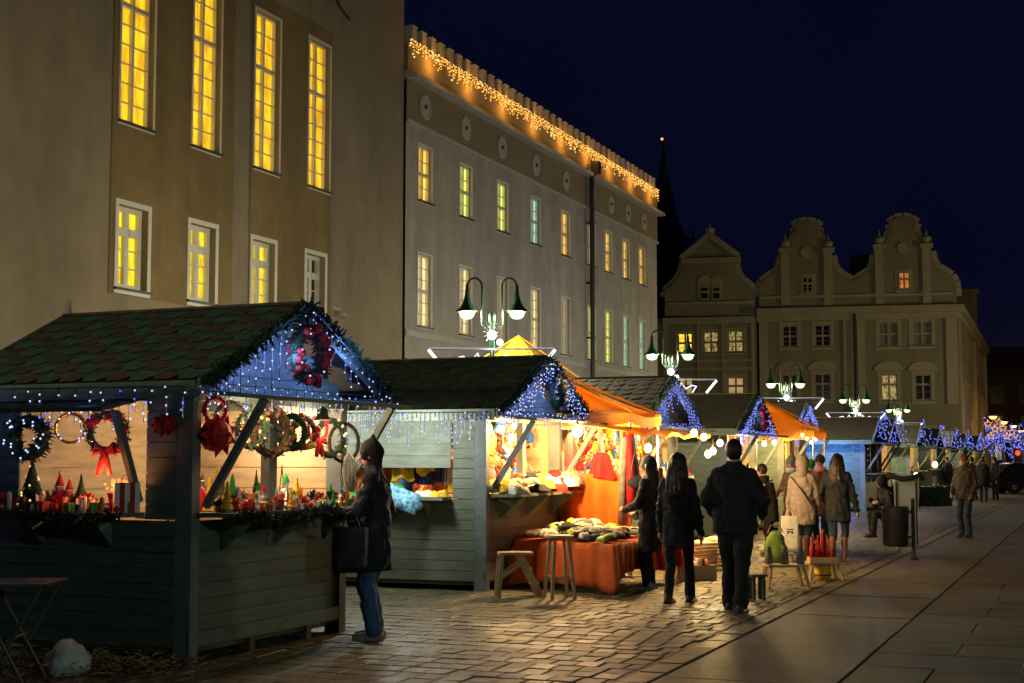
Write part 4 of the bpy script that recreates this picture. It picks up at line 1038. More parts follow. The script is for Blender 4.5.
# red felt items on the corner post of stall 1
def poinsettia(label, t, p, r, n=3, face=(-.3, -1, 0)):
    m_ = MB(); c = Vector(p); f = Vector(face).normalized(); u = f.cross(Vector((0, 0, 1))).normalized(); v = Vector((0, 0, 1)); rr = random.Random(int(r * 1000))
    for ring in range(n):
        for k in range(9 - ring):
            a = 6.283 * (k + ring * .5) / (9 - ring); d = u * math.cos(a) + v * math.sin(a); L = r * (1 - ring * .22); s_ = f.cross(d) * L * .27
            b = c + f * (.02 + .02 * ring); m_.add([b, b + d * L * .5 + s_ + f * .03, b + d * L + f * .005, b + d * L * .5 - s_ + f * .03, b - f * .012 + d * L * .5], [(0, 1, 2, 3), (0, 4, 1), (1, 4, 2), (2, 4, 3), (3, 4, 0)])
    m_.sphere(c - f * .02, r * .72, 12, 8, (1, 1, 1)); m_.sphere(c + f * .16, r * .12, 6, 5)
    o = m_.build('poinsettia', 'red'); o.location = t.location; o.rotation_euler = (0, 0, t.rotation_euler.z); return tag(o, label, 'flower')
poinsettia('large red felt flower hanging before the corner post, beside the strut', S1, (.20, -.12, 1.82), .19)
poinsettia('smaller red felt flower on the side panel of the corner', S1, (-.06, .2, 1.90), .11, face=(-1, -.3, 0))
lan = thing('small_bell', 'small dark metal bell hanging under the flap of the wreath stall', 'bell', loc2w(S1, (1.62, -.25, 1.98)))
m_ = MB(); m_.lathe([(.015, .12), (.05, .09), (.06, .03), (.085, 0), (.08, -.005), (.02, .0)], (0, 0, 0), 12); m_.build('bell_body', 'iron', lan, True); m_ = MB(); m_.tube([(0, 0, .11), (0, 0, .2)], .003, 4); m_.build('cord', 'iron', lan)
bd = thing('raffia_bunch', 'pale straw ornament held up by the shopper at the stall end', 'ornament', loc2w(S1, (2.62, -.36, 1.38)))
m_ = MB(); rr = random.Random(4)
for k in range(60):
    a = rr.random() * 6.283; rad = rr.uniform(.03, .08); z = rr.uniform(-.12, .12) ; m_.tube([(0, 0, .17), (math.cos(a) * rad, math.sin(a) * rad, z), (math.cos(a) * rad * .5, math.sin(a) * rad * .5, -.2)], .004, 3)
m_.build('straw_tuft', 'cloth_white', bd)

# ================================================================== SMALL GOODS
def g_candle(c): m_ = MB(); h = .10 + rnd.random() * .08; m_.lathe([(.022, 0), (.022, h), (.004, h + .002), (.003, h + .02)], n=9); return [('wax', m_, c, False)], .03
def g_jar(c): m_ = MB(); m_.lathe([(.035, 0), (.042, .01), (.042, .075), (.03, .09)], n=10); k = MB(); k.lathe([(.033, .0905), (.033, .108), (.01, .11)], n=10); return [('glass', m_, c, True), ('lid', k, 'gold', False)], .05
def g_snowman(c):
    m_ = MB(); m_.sphere((0, 0, .045), .05, 9, 7); m_.sphere((0, 0, .115), .036, 9, 7); m_.sphere((0, 0, .165), .026, 9, 7)
    k = MB(); k.lathe([(.032, .18), (.028, .19), (.02, .22), (.004, .25)], n=8); n = MB(); n.lathe([(.006, 0), (.001, .02)], n=5)
    return [('body', m_, 'white', True), ('hat', k, c, False)], .055
def g_tree(c):
    m_ = MB(); h = .2 + rnd.random() * .1; r = .05 + rnd.random() * .02; pr = [(r * .9, .03)]
    for k in range(4): pr += [(r * (1 - k * .22), .035 + h * k / 4), (r * (.55 - k * .13), .035 + h * (k + .9) / 4)]
    pr += [(.003, h + .04)]; m_.lathe(pr, n=10); k = MB(); k.lathe([(.02, 0), (.02, .034)], n=7); return [('cone', m_, c, False), ('base', k, 'wood_raw', False)], .06
def g_bauble(c): m_ = MB(); m_.sphere((0, 0, .038), .038, 10, 8); k = MB(); k.lathe([(.012, .074), (.012, .088), (.004, .092)], n=7); return [('ball', m_, c, True), ('cap', k, 'gold', False)], .045
def g_box(c):
    m_ = MB(); s = .05 + rnd.random() * .03; m_.bx(-s, s, -s * .8, s * .8, 0, s * 1.3); k = MB(); k.bx(-s - .002, s + .002, -.01, .01, 0, s * 1.3 + .003); k.bx(-.01, .01, -s * .8 - .002, s * .8 + .002, 0, s * 1.3 + .004); return [('box', m_, c, False), ('ribbon', k, 'gold' if c != 'gold' else 'red', False)], .08
def g_angel(c):
    m_ = MB(); m_.lathe([(.05, 0), (.035, .06), (.015, .12), (.02, .13)], n=9); k = MB(); k.sphere((0, 0, .15), .022, 8, 6); w_ = MB()
    for sg in (-1, 1): w_.add([(0, .015, .12), (sg * .06, .03, .15), (sg * .065, .03, .09), (0, .015, .07), (0, .02, .12), (sg * .06, .035, .15), (sg * .065, .035, .09), (0, .02, .07)], [(0, 1, 2, 3), (7, 6, 5, 4), (0, 4, 5, 1), (2, 6, 7, 3), (1, 5, 6, 2)])
    return [('robe', m_, c, True), ('head', k, 'skin', True), ('wing', w_, 'white', False)], .055
def g_pot(c):
    m_ = MB(); m_.lathe([(.035, 0), (.05, .07), (.052, .075), (.04, .07)], n=10); k = MB(); rr = random.Random(int(rnd.random() * 999))
    for q in range(46):
        a = rr.random() * 6.283; e = rr.uniform(.2, 1.4); d = Vector((math.cos(a) * math.cos(e), math.sin(a) * math.cos(e), math.sin(e))); b = Vector((0, 0, .07)); s_ = d.orthogonal().normalized() * .012; t_ = b + d * rr.uniform(.06, .11); k.add([b + s_, t_, b - s_], [(0, 1, 2)]); k.add([t_ + s_ * 1.2, t_ + d * .02, t_ - s_ * 1.2, t_ - d * .02], [(0, 1, 2, 3)])
    return [('pot', m_, 'pot', True), ('foliage', k, c, False)], .06
KINDS = {'candle': ('candle', g_candle, ['red', 'gold', 'cloth_white', 'redshine', 'orange']), 'glass_jar': ('jar', g_jar, ['yellow', 'redshine', 'green', 'white']),
         'snowman_figurine': ('figurine', g_snowman, ['red', 'blue', 'green']), 'cone_tree': ('ornament', g_tree, ['needle', 'green', 'yellow', 'gold', 'silver']),
         'christmas_bauble': ('bauble', g_bauble, ['redshine', 'gold', 'silver', 'blue']), 'gift_box': ('gift box', g_box, ['red', 'gold', 'green', 'white']),
         'angel_figurine': ('figurine', g_angel, ['white', 'gold', 'red', 'pink']), 'potted_sprig': ('plant', g_pot, ['needle', 'red', 'needle2'])}
CN = {'red': 'red', 'gold': 'gold', 'cloth_white': 'cream', 'redshine': 'glossy red', 'orange': 'orange', 'yellow': 'amber', 'green': 'green', 'white': 'white', 'blue': 'blue', 'needle': 'dark green', 'needle2': 'blackish green', 'silver': 'silver', 'pink': 'pink'}
PROTO = {}
cnt = {}
def good(kname, colr, pos, rz, where, sc=1.0):
    key = (kname, colr)
    nm = kname.replace('_', ' '); cc = CN[colr]; k2 = (kname, colr, where); cnt[k2] = cnt.get(k2, 0) + 1
    label = '%s %s %s, %s of its colour' % (cc, nm, where, ORD[cnt[k2] - 1])
    if key not in PROTO:
        t = thing(kname, label, KINDS[kname][0], pos, rz); parts, r = KINDS[kname][1](colr)
        for pn, mb, mt, sm in parts: mb.build(pn, mt, t, sm)
        PROTO[key] = t
    else:
        t = copy_tree(PROTO[key]); t.location = pos; t.rotation_euler = (0, 0, rz)
    t.scale = (sc, sc, sc * (.9 + .25 * rnd.random())); tag(t, label, KINDS[kname][0], 'small goods on the stall counters'); return t
def fill(t, x0, x1, y0, y1, z, n, where, kinds=None, sc=(.9, 1.25), mind=.075):
    placed = []; tries = 0
    while len(placed) < n and tries < n * 40:
        tries += 1; x = rnd.uniform(x0, x1); y = rnd.uniform(y0, y1)
        if any((x - a) ** 2 + (y - b) ** 2 < mind ** 2 for a, b in placed): continue
        placed.append((x, y))
    placed.sort()
    for x, y in placed:
        k = rnd.choice(kinds or list(KINDS)); c = rnd.choice(KINDS[k][2])
        good(k, c, loc2w(t, (x, y, z)), rnd.random() * 6.28, where, rnd.uniform(*sc))
fill(S1, .2, 2.3, -.33, .0, 1.197, 95, 'on the front counter of the wreath stall', ['candle', 'candle', 'glass_jar', 'snowman_figurine', 'christmas_bauble', 'christmas_bauble', 'gift_box', 'angel_figurine', 'potted_sprig', 'cone_tree'], sc=(.5, .85), mind=.05)
fill(S1, .5, 2.3, .2, .58, 1.162, 30, 'on the inner shelf of the wreath stall', ['candle', 'candle', 'snowman_figurine', 'angel_figurine', 'cone_tree'], sc=(.9, 1.25), mind=.1)
fill(S1, -.26, 0.0, .5, 1.7, 1.197, 62, 'on the side counter of the wreath stall', ['candle', 'candle', 'glass_jar', 'snowman_figurine', 'christmas_bauble', 'christmas_bauble', 'gift_box', 'angel_figurine', 'potted_sprig'], sc=(.6, .95), mind=.05)
# tall things
def cone_tree_big(label, t, p, h, r, m, n=340, lights=0):
    o = thing('tabletop_tree', label, 'small tree', loc2w(t, p)); m_ = MB(); rr = random.Random(int(h * 1000 + p[0] * 50))
    for k in range(n):
        f = rr.random() ** .75; z = h * (1 - f) + .03; rad = r * f; a = rr.random() * 6.283
        b = Vector((math.cos(a) * rad * .5, math.sin(a) * rad * .5, z + .02)); tp = Vector((math.cos(a) * rad, math.sin(a) * rad, z - .02)) * 1.0
        s_ = Vector((-math.sin(a), math.cos(a), 0)) * r * .12; m_.mi = rr.random() < .4; m_.add([b + s_ * .4, b - s_ * .4, tp - s_, tp + s_], [(0, 1, 2, 3)])
    m_.lathe([(r * .5, .02), (.004, h)], n=8); m_.build('foliage', m, o)
    s_ = MB(); s_.lathe([(.03, -.002), (.03, .03)], n=8); s_.build('base', 'wood_raw', o)
    if lights:
        l_ = MB()
        for k in range(lights):
            f = rr.random(); a = rr.random() * 6.283; l_.sphere((math.cos(a) * r * f, math.sin(a) * r * f, h * (1 - f) + .02), .009, 5, 4)
        l_.build('led', 'led_gold', o)
    return o
cone_tree_big('bright yellow cone tree on the wreath stall shelf', S1, (1.02, .45, 1.165), .36, .11, ['yellow', 'yellow'])
cone_tree_big('small dark fir with gold lights under the tree wreath', S1, (-.16, 1.46, 1.197), .40, .14, ['needle', 'needle2'], lights=14)
cone_tree_big('small green fir on the side counter beside red candles', S1, (-.12, .98, 1.197), .26, .09, ['needle', 'needle2'])
cone_tree_big('slim green fir on the shelf near the centre post', S1, (1.62, .45, 1.165), .32, .07, ['needle', 'green'])
def santa(label, t, p, h=.3):
    o = thing('santa_figure', label, 'figurine', loc2w(t, p), rnd.random() * 6)
    m_ = MB(); m_.lathe([(h * .32, 0), (h * .34, h * .2), (h * .2, h * .5), (h * .14, h * .6)], n=12); m_.build('robe', 'red', o, True)
    m_ = MB(); m_.sphere((0, 0, h * .66), h * .13, 10, 8); m_.build('head', 'skin', o, True)
    m_ = MB(); m_.lathe([(h * .15, h * .72), (h * .1, h * .86), (.006, h * 1.1)], n=10); m_.build('hat', 'red', o, True)
    m_ = MB(); m_.lathe([(h * .165, h * .70), (h * .165, h * .74)], n=10); m_.sphere((0, 0, h * 1.12), h * .05, 8, 6); m_.sphere((0, -h * .1, h * .58), h * .1, 8, 6, (1, .6, 1.3)); m_.build('white_trim', 'white', o, True)
    return o
santa('red robed figurine among the candles by the corner strut', S1, (.42, .35, 1.165), .34)
santa('tall red robed figurine beside the second ring', S1, (.68, .42, 1.165), .38)
santa('red robed figurine on the side counter', S1, (-.12, 1.2, 1.197), .28)
santa('small red robed figurine left of the corner panel', S1, (-.12, 1.1, 1.197), .24)
bowl = thing('glowing_basket', 'glowing orange basket of lights on the side counter', 'basket', loc2w(S1, (-.08, .62, 1.197)))
m_ = MB(); m_.lathe([(.06, 0), (.1, .15), (.105, .155), (.09, .15)], n=12); m_.build('basket_body', 'red', bowl, True)
m_ = MB(); rr = random.Random(2)
for k in range(40): m_.sphere((rr.gauss(0, .05), rr.gauss(0, .05), .17 + rr.random() * .09), .011, 5, 4)
kind(m_.build('led_glow', 'candle', bowl), 'stuff'); plight('basket_light', bowl, (-.1, -.1, .3), 3, (1, .3, .08), .05)
bx_ = thing('striped_gift_bag', 'red and white striped gift bag beside the side strut', 'gift bag', loc2w(S1, (-.14, .50, 1.197)), .4)
m_ = MB()
for k in range(5): m_.mi = k % 2; m_.bx(-.1 + k * .04, -.06 + k * .04 - .001, -.05, .05, 0, .24)
m_.build('paper_body', ['white', 'red'], bx_); m_ = MB(); m_.tube([(-.04, 0, .24), (-.03, 0, .3), (.03, 0, .3), (.04, 0, .24)], .004, 5); m_.build('handle', 'red', bx_)
garland('fir swag hanging along the edge of the front counter', S1, [(.1, -.40, 1.17), (.8, -.41, 1.12), (1.4, -.40, 1.17), (1.9, -.41, 1.13), (2.34, -.40, 1.17)], .075, 620, ('needle2', 'cloth_black'), group='counter swags')
garland('fir swag lying along the edge of the side counter', S1, [(-.31, .42, 1.18), (-.32, 1.0, 1.15), (-.31, 1.75, 1.18)], .06, 420, ('needle', 'needle2'), group='counter swags')
lean = thing('leaning_board', 'pale narrow board leaning inside the wreath stall near its far post', 'board', loc2w(S1, (1.95, .5, 1.165)), S1.rotation_euler.z)
m_ = MB(); m_.bar((-.05, 0, 0), (.05, .1, .55), .09, .02); m_.build('plank', 'white', lean)
lad = thing('frame_stand', 'small black frame stand beside the leaning board', 'stand', loc2w(S1, (2.12, .5, 1.165)), S1.rotation_euler.z)
m_ = MB(); m_.tube([(-.06, 0, 0), (0, 0, .4), (.06, 0, 0)], .006, 5); m_.build('frame', 'iron', lad)
for t_, nm_, n_ in ((S3, 'third stall', 16), (S4, 'fourth stall', 14), (S5, 'fifth stall', 12)):
    fill(t_, .2, 2.5, -.33, 0, 1.197, n_, 'on the counter of the ' + nm_, sc=(1.0, 1.7), mind=.12)
# price card
pc = MB(); pc.box((0, 0, .03), (.12, .004, .05)); o = pc.build('price_card', 'white'); o.location = loc2w(S1, (1.35, -.37, 1.198)); o.rotation_euler = (R(-15), 0, TH); tag(o, 'blank white price card at the edge of the front counter', 'card')

# ================================================================== TEXTILES
def cloth_blob(w, d, h, seed, nx=9, ny=7):
    rr = random.Random(seed); ox = rr.random() * 50; m_ = MB(); top = []; bot = []
    for j in range(ny + 1):
        for i in range(nx + 1):
            u = i / nx * 2 - 1; v = j / ny * 2 - 1; k = max(0, 1 - max(abs(u), abs(v)) ** 4) ** .5
            nz_ = noise.noise(Vector((u * 1.6 + ox, v * 1.6, 0))) ; wob = 1 + .18 * noise.noise(Vector((u + ox, v + 9, 3)))
            x = u * w / 2 * wob; y = v * d / 2 * wob
            top.append((x, y, h * k * (1 + .6 * nz_) + .004)); bot.append((x, y, 0))
    N_ = (nx + 1) * (ny + 1); idx = lambda i, j: j * (nx + 1) + i; fs = []
    for j in range(ny):
        for i in range(nx):
            fs.append((idx(i, j), idx(i + 1, j), idx(i + 1, j + 1), idx(i, j + 1))); fs.append((N_ + idx(i, j + 1), N_ + idx(i + 1, j + 1), N_ + idx(i + 1, j), N_ + idx(i, j)))
    for i in range(nx): fs.append((idx(i + 1, 0), idx(i, 0), N_ + idx(i, 0), N_ + idx(i + 1, 0))); fs.append((idx(i, ny), idx(i + 1, ny), N_ + idx(i + 1, ny), N_ + idx(i, ny)))
    for j in range(ny): fs.append((idx(0, j), idx(0, j + 1), N_ + idx(0, j + 1), N_ + idx(0, j))); fs.append((idx(nx, j + 1), idx(nx, j), N_ + idx(nx, j), N_ + idx(nx, j + 1)))
    m_.add(top + bot, fs); return m_
MATN = {'textile': 'multicoloured', 'textile2': 'warm patterned', 'cloth_white': 'cream', 'cloth_grey': 'grey', 'cloth_black': 'black', 'cloth_brown': 'brown', 'lime': 'lime', 'sky': 'pale blue patterned', 'green': 'bright green', 'yellow': 'yellow', 'purple': 'purple', 'orange': 'orange', 'red': 'red', 'pink': 'pink', 'blue': 'blue', 'white': 'white', 'gold': 'gold', 'silver': 'silver'}
def cloths(t, where, spots, cols, name='folded_garment', cat='garment', size=(.3, .22, .07), seedb=0, group='folded knitwear for sale'):
    c_ = {}
    for i, (x, y, z) in enumerate(spots):
        cm_ = cols[i % len(cols)] if not callable(cols) else cols(i)
        c_[cm_] = c_.get(cm_, 0) + 1
        mb = cloth_blob(size[0] * rnd.uniform(.7, 1.3), size[1] * rnd.uniform(.7, 1.3), size[2] * rnd.uniform(.8, 1.3), seedb + i)
        o = mb.build(name, cm_, None, True); o.location = loc2w(t, (x, y, z)) if t else Vector((x, y, z)); o.rotation_euler = (rnd.uniform(-.12, .12), rnd.uniform(-.12, .12), rnd.random() * 6.28)
        tag(o, '%s %s %s, %s in that colour' % (MATN[cm_], name.replace('_', ' '), where, ORD[c_[cm_] - 1]), cat, group)
# on the textile stall's front counter
sp = [(.25 + .27 * (i % 9), -.28 + .14 * (i // 9) + rnd.uniform(-.03, .03), 1.2 + .05 * ((i * 7) % 3) + .02 * (i // 9)) for i in range(27)]
cloths(S2, 'on the textile stall front counter', sp, ['cloth_white', 'cloth_brown', 'cloth_white', 'cloth_black', 'yellow', 'cloth_white', 'red', 'cloth_white', 'cloth_grey', 'yellow'], size=(.3, .24, .10))
# in the half-open side
sp = [(-.1, .55 + .19 * i, 1.125) for i in range(9)]
cloths(S2, 'in the textile stall side opening', sp, ['yellow', 'cloth_white', 'sky', 'yellow', 'purple', 'cloth_white', 'green', 'orange', 'green'], size=(.3, .2, .08), seedb=60)
def pillow(label, p, m, size, rot):
    mb = cloth_blob(size[0], size[1], size[2], len(label)); k = cloth_blob(size[0], size[1], -size[2], len(label)); o = mb.build('cushion', m, None, True); o.location = p; o.rotation_euler = rot; return tag(o, label, 'cushion')
pillow('pale blue patterned cushion drooping over the side counter', loc2w(S2, (-.30, 1.02, 1.12)), 'sky', (.34, .62, .12), (R(22), R(-28), TH))
pillow('bright green cushion behind the blue one', loc2w(S2, (-.06, 1.32, 1.16)), 'green', (.36, .5, .17), (R(10), R(-12), TH))
def hung(label, p, w, h, m, rz, seed, cat='garment', name='hanging_garment', group='garments hanging in the textile stall', shape='dress'):
    rr = random.Random(seed); ox = rr.random() * 40; nx, nz = (8, 8) if shape == 'dress' else (24, 8); vs = []
    for side in (1, -1):
        for j in range(nz + 1):
            for i in range(nx + 1):
                u = i / nx * 2 - 1; f = j / nz; wd = (.55 + .45 * f) if shape == 'dress' else 1.0
                if shape == 'dress' and f < .25: wd = .35 + f * 2.0
                y = .03 * math.sin(u * (5 if shape == 'dress' else 11) + ox) * (.4 + f) * (1 if shape == 'dress' else 1.7) + side * .010 * (1 - abs(u)) + .02 * noise.noise(Vector((u, f * 2, ox)))
                vs.append((u * w / 2 * wd, y, -f * h * (1 + .06 * math.sin(u * 4 + ox))))
    N_ = (nx + 1) * (nz + 1); ix = lambda i, j: j * (nx + 1) + i; fs = []
    for j in range(nz):
        for i in range(nx):
            fs.append((ix(i, j), ix(i, j + 1), ix(i + 1, j + 1), ix(i + 1, j))); fs.append((N_ + ix(i + 1, j), N_ + ix(i + 1, j + 1), N_ + ix(i, j + 1), N_ + ix(i, j)))
    mb = MB(); mb.add(vs, fs); o = mb.build(name, m, None, True); o.location = p; o.rotation_euler = (0, 0, rz); return tag(o, label, cat, group)
hc_ = ['textile', 'textile2', 'yellow', 'blue', 'orange', 'cloth_white', 'red', 'yellow', 'pink', 'orange', 'cloth_brown', 'yellow', 'red', 'sky', 'orange', 'red', 'yellow', 'purple', 'orange']
c_ = {}
for i in range(44):
    x = .16 + .056 * i; row = (i * 2) % 5; cm_ = hc_[(i * 7) % len(hc_)]; c_[cm_] = c_.get(cm_, 0) + 1
    hung('%s garment hanging in the textile stall front, %s in that colour' % (MATN[cm_], ORD[c_[cm_] - 1]), loc2w(S2, (x, .62 + .30 * row, 2.08 - .2 * (i % 3))), .30, .45 + .25 * rnd.random(), cm_, rnd.uniform(-.6, .5), i)
for i, (y, cm_) in enumerate([(.62, 'cloth_white'), (.74, 'blue'), (.86, 'purple'), (.98, 'blue'), (1.1, 'purple'), (1.3, 'pink'), (1.4, 'pink'), (1.75, 'orange'), (2.0, 'cloth_brown')]):
    hung('%s garment in the half-open side of the textile stall, %s from the corner post' % (MATN[cm_], ORD[i]), loc2w(S2, (.42, y, 1.95)), .2, .62 if i < 5 else .46, cm_, TH + R(75) + rnd.uniform(-.3, .3), 40 + i, shape='flat')

for t_, nm_, cs in ((S3, 'third stall', ['orange', 'cloth_white', 'red', 'yellow', 'cloth_brown']), (S4, 'fourth stall', ['yellow', 'red', 'cloth_brown', 'yellow', 'orange']), (S5, 'fifth stall', ['red', 'cloth_white', 'yellow', 'red'])):
    for i in range(len(cs) * 2):
        cm_ = cs[i % len(cs)]
        hung('%s textile hanging in the front of the %s, %s counted from its near post' % (MATN[cm_], nm_, ORD[i]), loc2w(t_, (.3 + .24 * i, .35 + .3 * (i % 3), 2.05 - .15 * (i % 2))), .28, .4 + .2 * rnd.random(), cm_, rnd.uniform(-.6, .3), 500 + i, group='textiles hanging in the farther stalls')
def smalls(t, where, n, x0, x1, y0, y1, z0, z1, world=False, seed=0):
    rr = random.Random(seed); c_ = {}; protos = {}
    kinds_ = [('knitted_hat', 'hat'), ('mitten', 'mitten'), ('stocking', 'stocking')]; cols_ = ['red', 'textile', 'yellow', 'textile2', 'orange', 'cloth_white', 'blue', 'textile', 'pink', 'textile2']
    for i in range(n):
        kn, ct = kinds_[i % 3]; cm_ = cols_[(i * 7) % 10]; key = (kn, cm_); c_[key] = c_.get(key, 0) + 1
        if key not in protos:
            mb = MB()
            if kn == 'knitted_hat': mb.lathe([(.085, -.06), (.09, -.03), (.08, .04), (.045, .09), (.01, .11)], n=10); mb.sphere((0, 0, .12), .025, 7, 5)
            elif kn == 'mitten': mb.loft([((0, 0, -.11), .015, .01), ((0, 0, -.09), .05, .02), ((0, 0, -.02), .055, .022), ((0, 0, .05), .035, .02), ((0, 0, .09), .04, .022)], 10); mb.sphere((.05, 0, -.01), .03, 7, 5, (.8, .6, 1.4))
            else: mb.loft([((.07, 0, -.13), .05, .022), ((.04, 0, -.10), .085, .028), ((.01, 0, -.04), .05, .026), ((0, 0, .05), .045, .026), ((0, 0, .13), .05, .028)], 10)
            o = mb.build(kn, cm_, None, True); protos[key] = o
        else: o = protos[key].copy(); COL.objects.link(o)
        p_ = (rr.uniform(x0, x1), rr.uniform(y0, y1), rr.uniform(z0, z1)); o.location = SN(*p_) if world else loc2w(t, p_); o.rotation_euler = (rr.uniform(-.3, .3), rr.uniform(-.4, .4), rr.uniform(-1, 1)); o.scale = (rr.uniform(.75, 1.2),) * 3
        tag(o, '%s %s hanging %s, %s of its colour' % (MATN[cm_], kn.replace('_', ' '), where, ORD[c_[key] - 1]), ct, 'small knitted goods hanging for sale')
smalls(S2, 'in the textile stall', 90, .15, 2.55, .3, .62, 1.32, 2.1, seed=1)
smalls(None, 'under the orange tent', 70, 18.95, 20.6, -6.95, -6.5, 1.15, 2.05, True, seed=2)
smalls(S3, 'in the third stall', 30, .2, 2.5, .2, .5, 1.35, 2.1, seed=3)
smalls(S4, 'in the fourth stall', 24, .2, 2.5, .2, .5, 1.35, 2.1, seed=4)
# tent interior: hanging colourful textiles
c_ = {}
tc_ = ['textile', 'textile2', 'red', 'orange', 'cloth_white', 'yellow', 'lime', 'orange', 'red', 'yellow', 'pink', 'orange', 'cloth_white', 'red', 'yellow', 'orange', 'cloth_white']
for i in range(30):
    s = 18.95 + .08 * i; cm_ = tc_[(i * 3) % len(tc_)]; c_[cm_] = c_.get(cm_, 0) + 1
    hung('%s textile hanging inside the orange tent, %s in that colour' % (MATN[cm_], ORD[c_[cm_] - 1]), SN(s, -7.2 - .25 * (i % 4), 2.02 - .25 * (i % 3)), .30, .5 + .25 * rnd.random(), cm_, rnd.uniform(-.6, .4), 80 + i, group='textiles hanging in the orange tent')
# orange drapes at the back and side of the tent
for i, (s, n, z, w_, h_, lab) in enumerate([(18.75, -6.6, 1.42, 1.3, 1.0, 'wide orange drape behind the laden table'), (19.7, -7.0, 1.35, .9, .95, 'amber orange drape hanging beside the wide one')]):
    hung(lab, SN(s, n, z), w_, h_, 'orange' if i == 0 else 'yellow', -.25 + .3 * i, 130 + i, cat='drape', name='drape', group='drapes in the tent', shape='flat')
# red scarf stand
st = thing('scarf_stand', 'stand of long red scarves at the edge of the orange tent', 'stand', SN(18.87, -6.0), .3)
m_ = MB(); m_.tube([(0, 0, 0), (0, 0, 2.05)], .018, 6); m_.bar((-.2, 0, .015), (.2, 0, .015), .03); m_.bar((0, -.2, .018), (0, .2, .018), .03); m_.build('pole', 'metal', st)
for i, (a, L, cm_, w_) in enumerate([(0, .95, 'red', .11), (1.2, 1.2, 'red', .08), (2.4, 1.15, 'cloth_white', .07), (3.5, 1.25, 'cloth_grey', .08), (4.6, 1.0, 'red', .10), (5.5, 1.2, 'blue', .07)]):
    m_ = MB(); x, y = math.cos(a) * .09, math.sin(a) * .09
    m_.tube([(0, 0, 2.0), (x * .6, y * .6, 1.86), (x, y, 1.55), (x * 1.5, y * 1.5, 2.0 - L)], [.05, .05, w_ * .6, w_ * .7], 8); m_.build('scarf', cm_, st, True)
m_ = MB(); m_.sphere((0, 0, 1.97), .085, 10, 8, (1, 1, 1.2)); m_.build('scarf_knot', 'red', st, True)
hung('bright red triangular shawl spread beside the scarf stand', SN(18.75, -6.35, 1.72), .42, .36, 'red', -.3, 140, cat='shawl', name='shawl', group='drapes in the tent')
ub = thing('shoulder_bag', 'dark blue woven bag hanging low on the scarf stand', 'bag', SN(18.8, -5.85, 1.30), .3)
m_ = MB(); m_.sphere((0, 0, 0), .13, 10, 8, (1.2, .5, .8)); m_.build('bag_body', 'navy', ub, True); m_ = MB(); m_.tube([(-.12, 0, .05), (-.03, 0, .45), (.03, 0, .45), (.12, 0, .05)], .01, 5); m_.build('strap', 'cloth_brown', ub)

# ================================================================== TABLE WITH ORANGE CLOTH
tb0 = SN(17.05, -6.95); tA = [SN(17.0, -6.93), SN(16.25, -5.35), SN(18.3, -5.5), SN(18.75, -6.95)]
tb = thing('trestle_table', 'trestle table under an orange cloth beside the textile stall', 'table', (0, 0, 0))
ht = .60
m_ = MB(); m_.add([Vector((p.x, p.y, ht)) for p in tA] + [Vector((p.x, p.y, ht - .03)) for p in tA], [(3, 2, 1, 0), (4, 5, 6, 7), (0, 1, 5, 4), (1, 2, 6, 5), (2, 3, 7, 6), (3, 0, 4, 7)]); m_.build('table_top', 'wood_raw', tb)
cen = sum(tA, Vector()) / 4
for p in tA:
    q = p.lerp(cen, .12); m_ = MB(); m_.bar((q.x, q.y, 0), (q.x, q.y, ht - .03), .05); m_.build('leg', 'wood_raw', tb)
cl = MB(); N1 = 30; edge = []
for i in range(4):
    a, b = tA[i], tA[(i + 1) % 4]
    for k in range(N1): edge.append((a.lerp(b, k / N1), i, k / N1))
vs = [Vector((cen.x, cen.y, ht + .006))]; ring0 = []; R_ = 6
for (p, i, f) in edge: vs.append(Vector((p.x, p.y, ht + .006)))
nE = len(edge)
for r_ in range(1, R_ + 1):
    for k, (p, i, f) in enumerate(edge):
        out = (p - cen).normalized(); fr = r_ / R_
        drop = {0: .50, 1: .36, 2: .3, 3: .3}[i]
        corner = min(f, 1 - f); drop += .13 * math.exp(-corner * 9)
        fold = (.034 * math.sin(k * .95) + .03 * math.sin(k * 1.63 + 1) + .03 * math.sin(k * .37 + 2)) * fr
        q = p + out * (.015 + .03 * fr + fold + (.10 * math.exp(-corner * 12) * fr)); vs.append(Vector((q.x, q.y, max(.02, ht + .006 - drop * fr))))
fs = [(0, 1 + k, 1 + (k + 1) % nE) for k in range(nE)]
for r_ in range(R_):
    for k in range(nE): fs.append((1 + r_ * nE + k, 1 + (r_ + 1) * nE + k, 1 + (r_ + 1) * nE + (k + 1) % nE, 1 + r_ * nE + (k + 1) % nE))
cl.add(vs, fs); o = cl.build('tablecloth', 'orange_table', None, True); so = o.modifiers.new('solid', 'SOLIDIFY'); so.thickness = .005; tag(o, 'orange red tablecloth draped to near the ground over the trestle table', 'tablecloth')
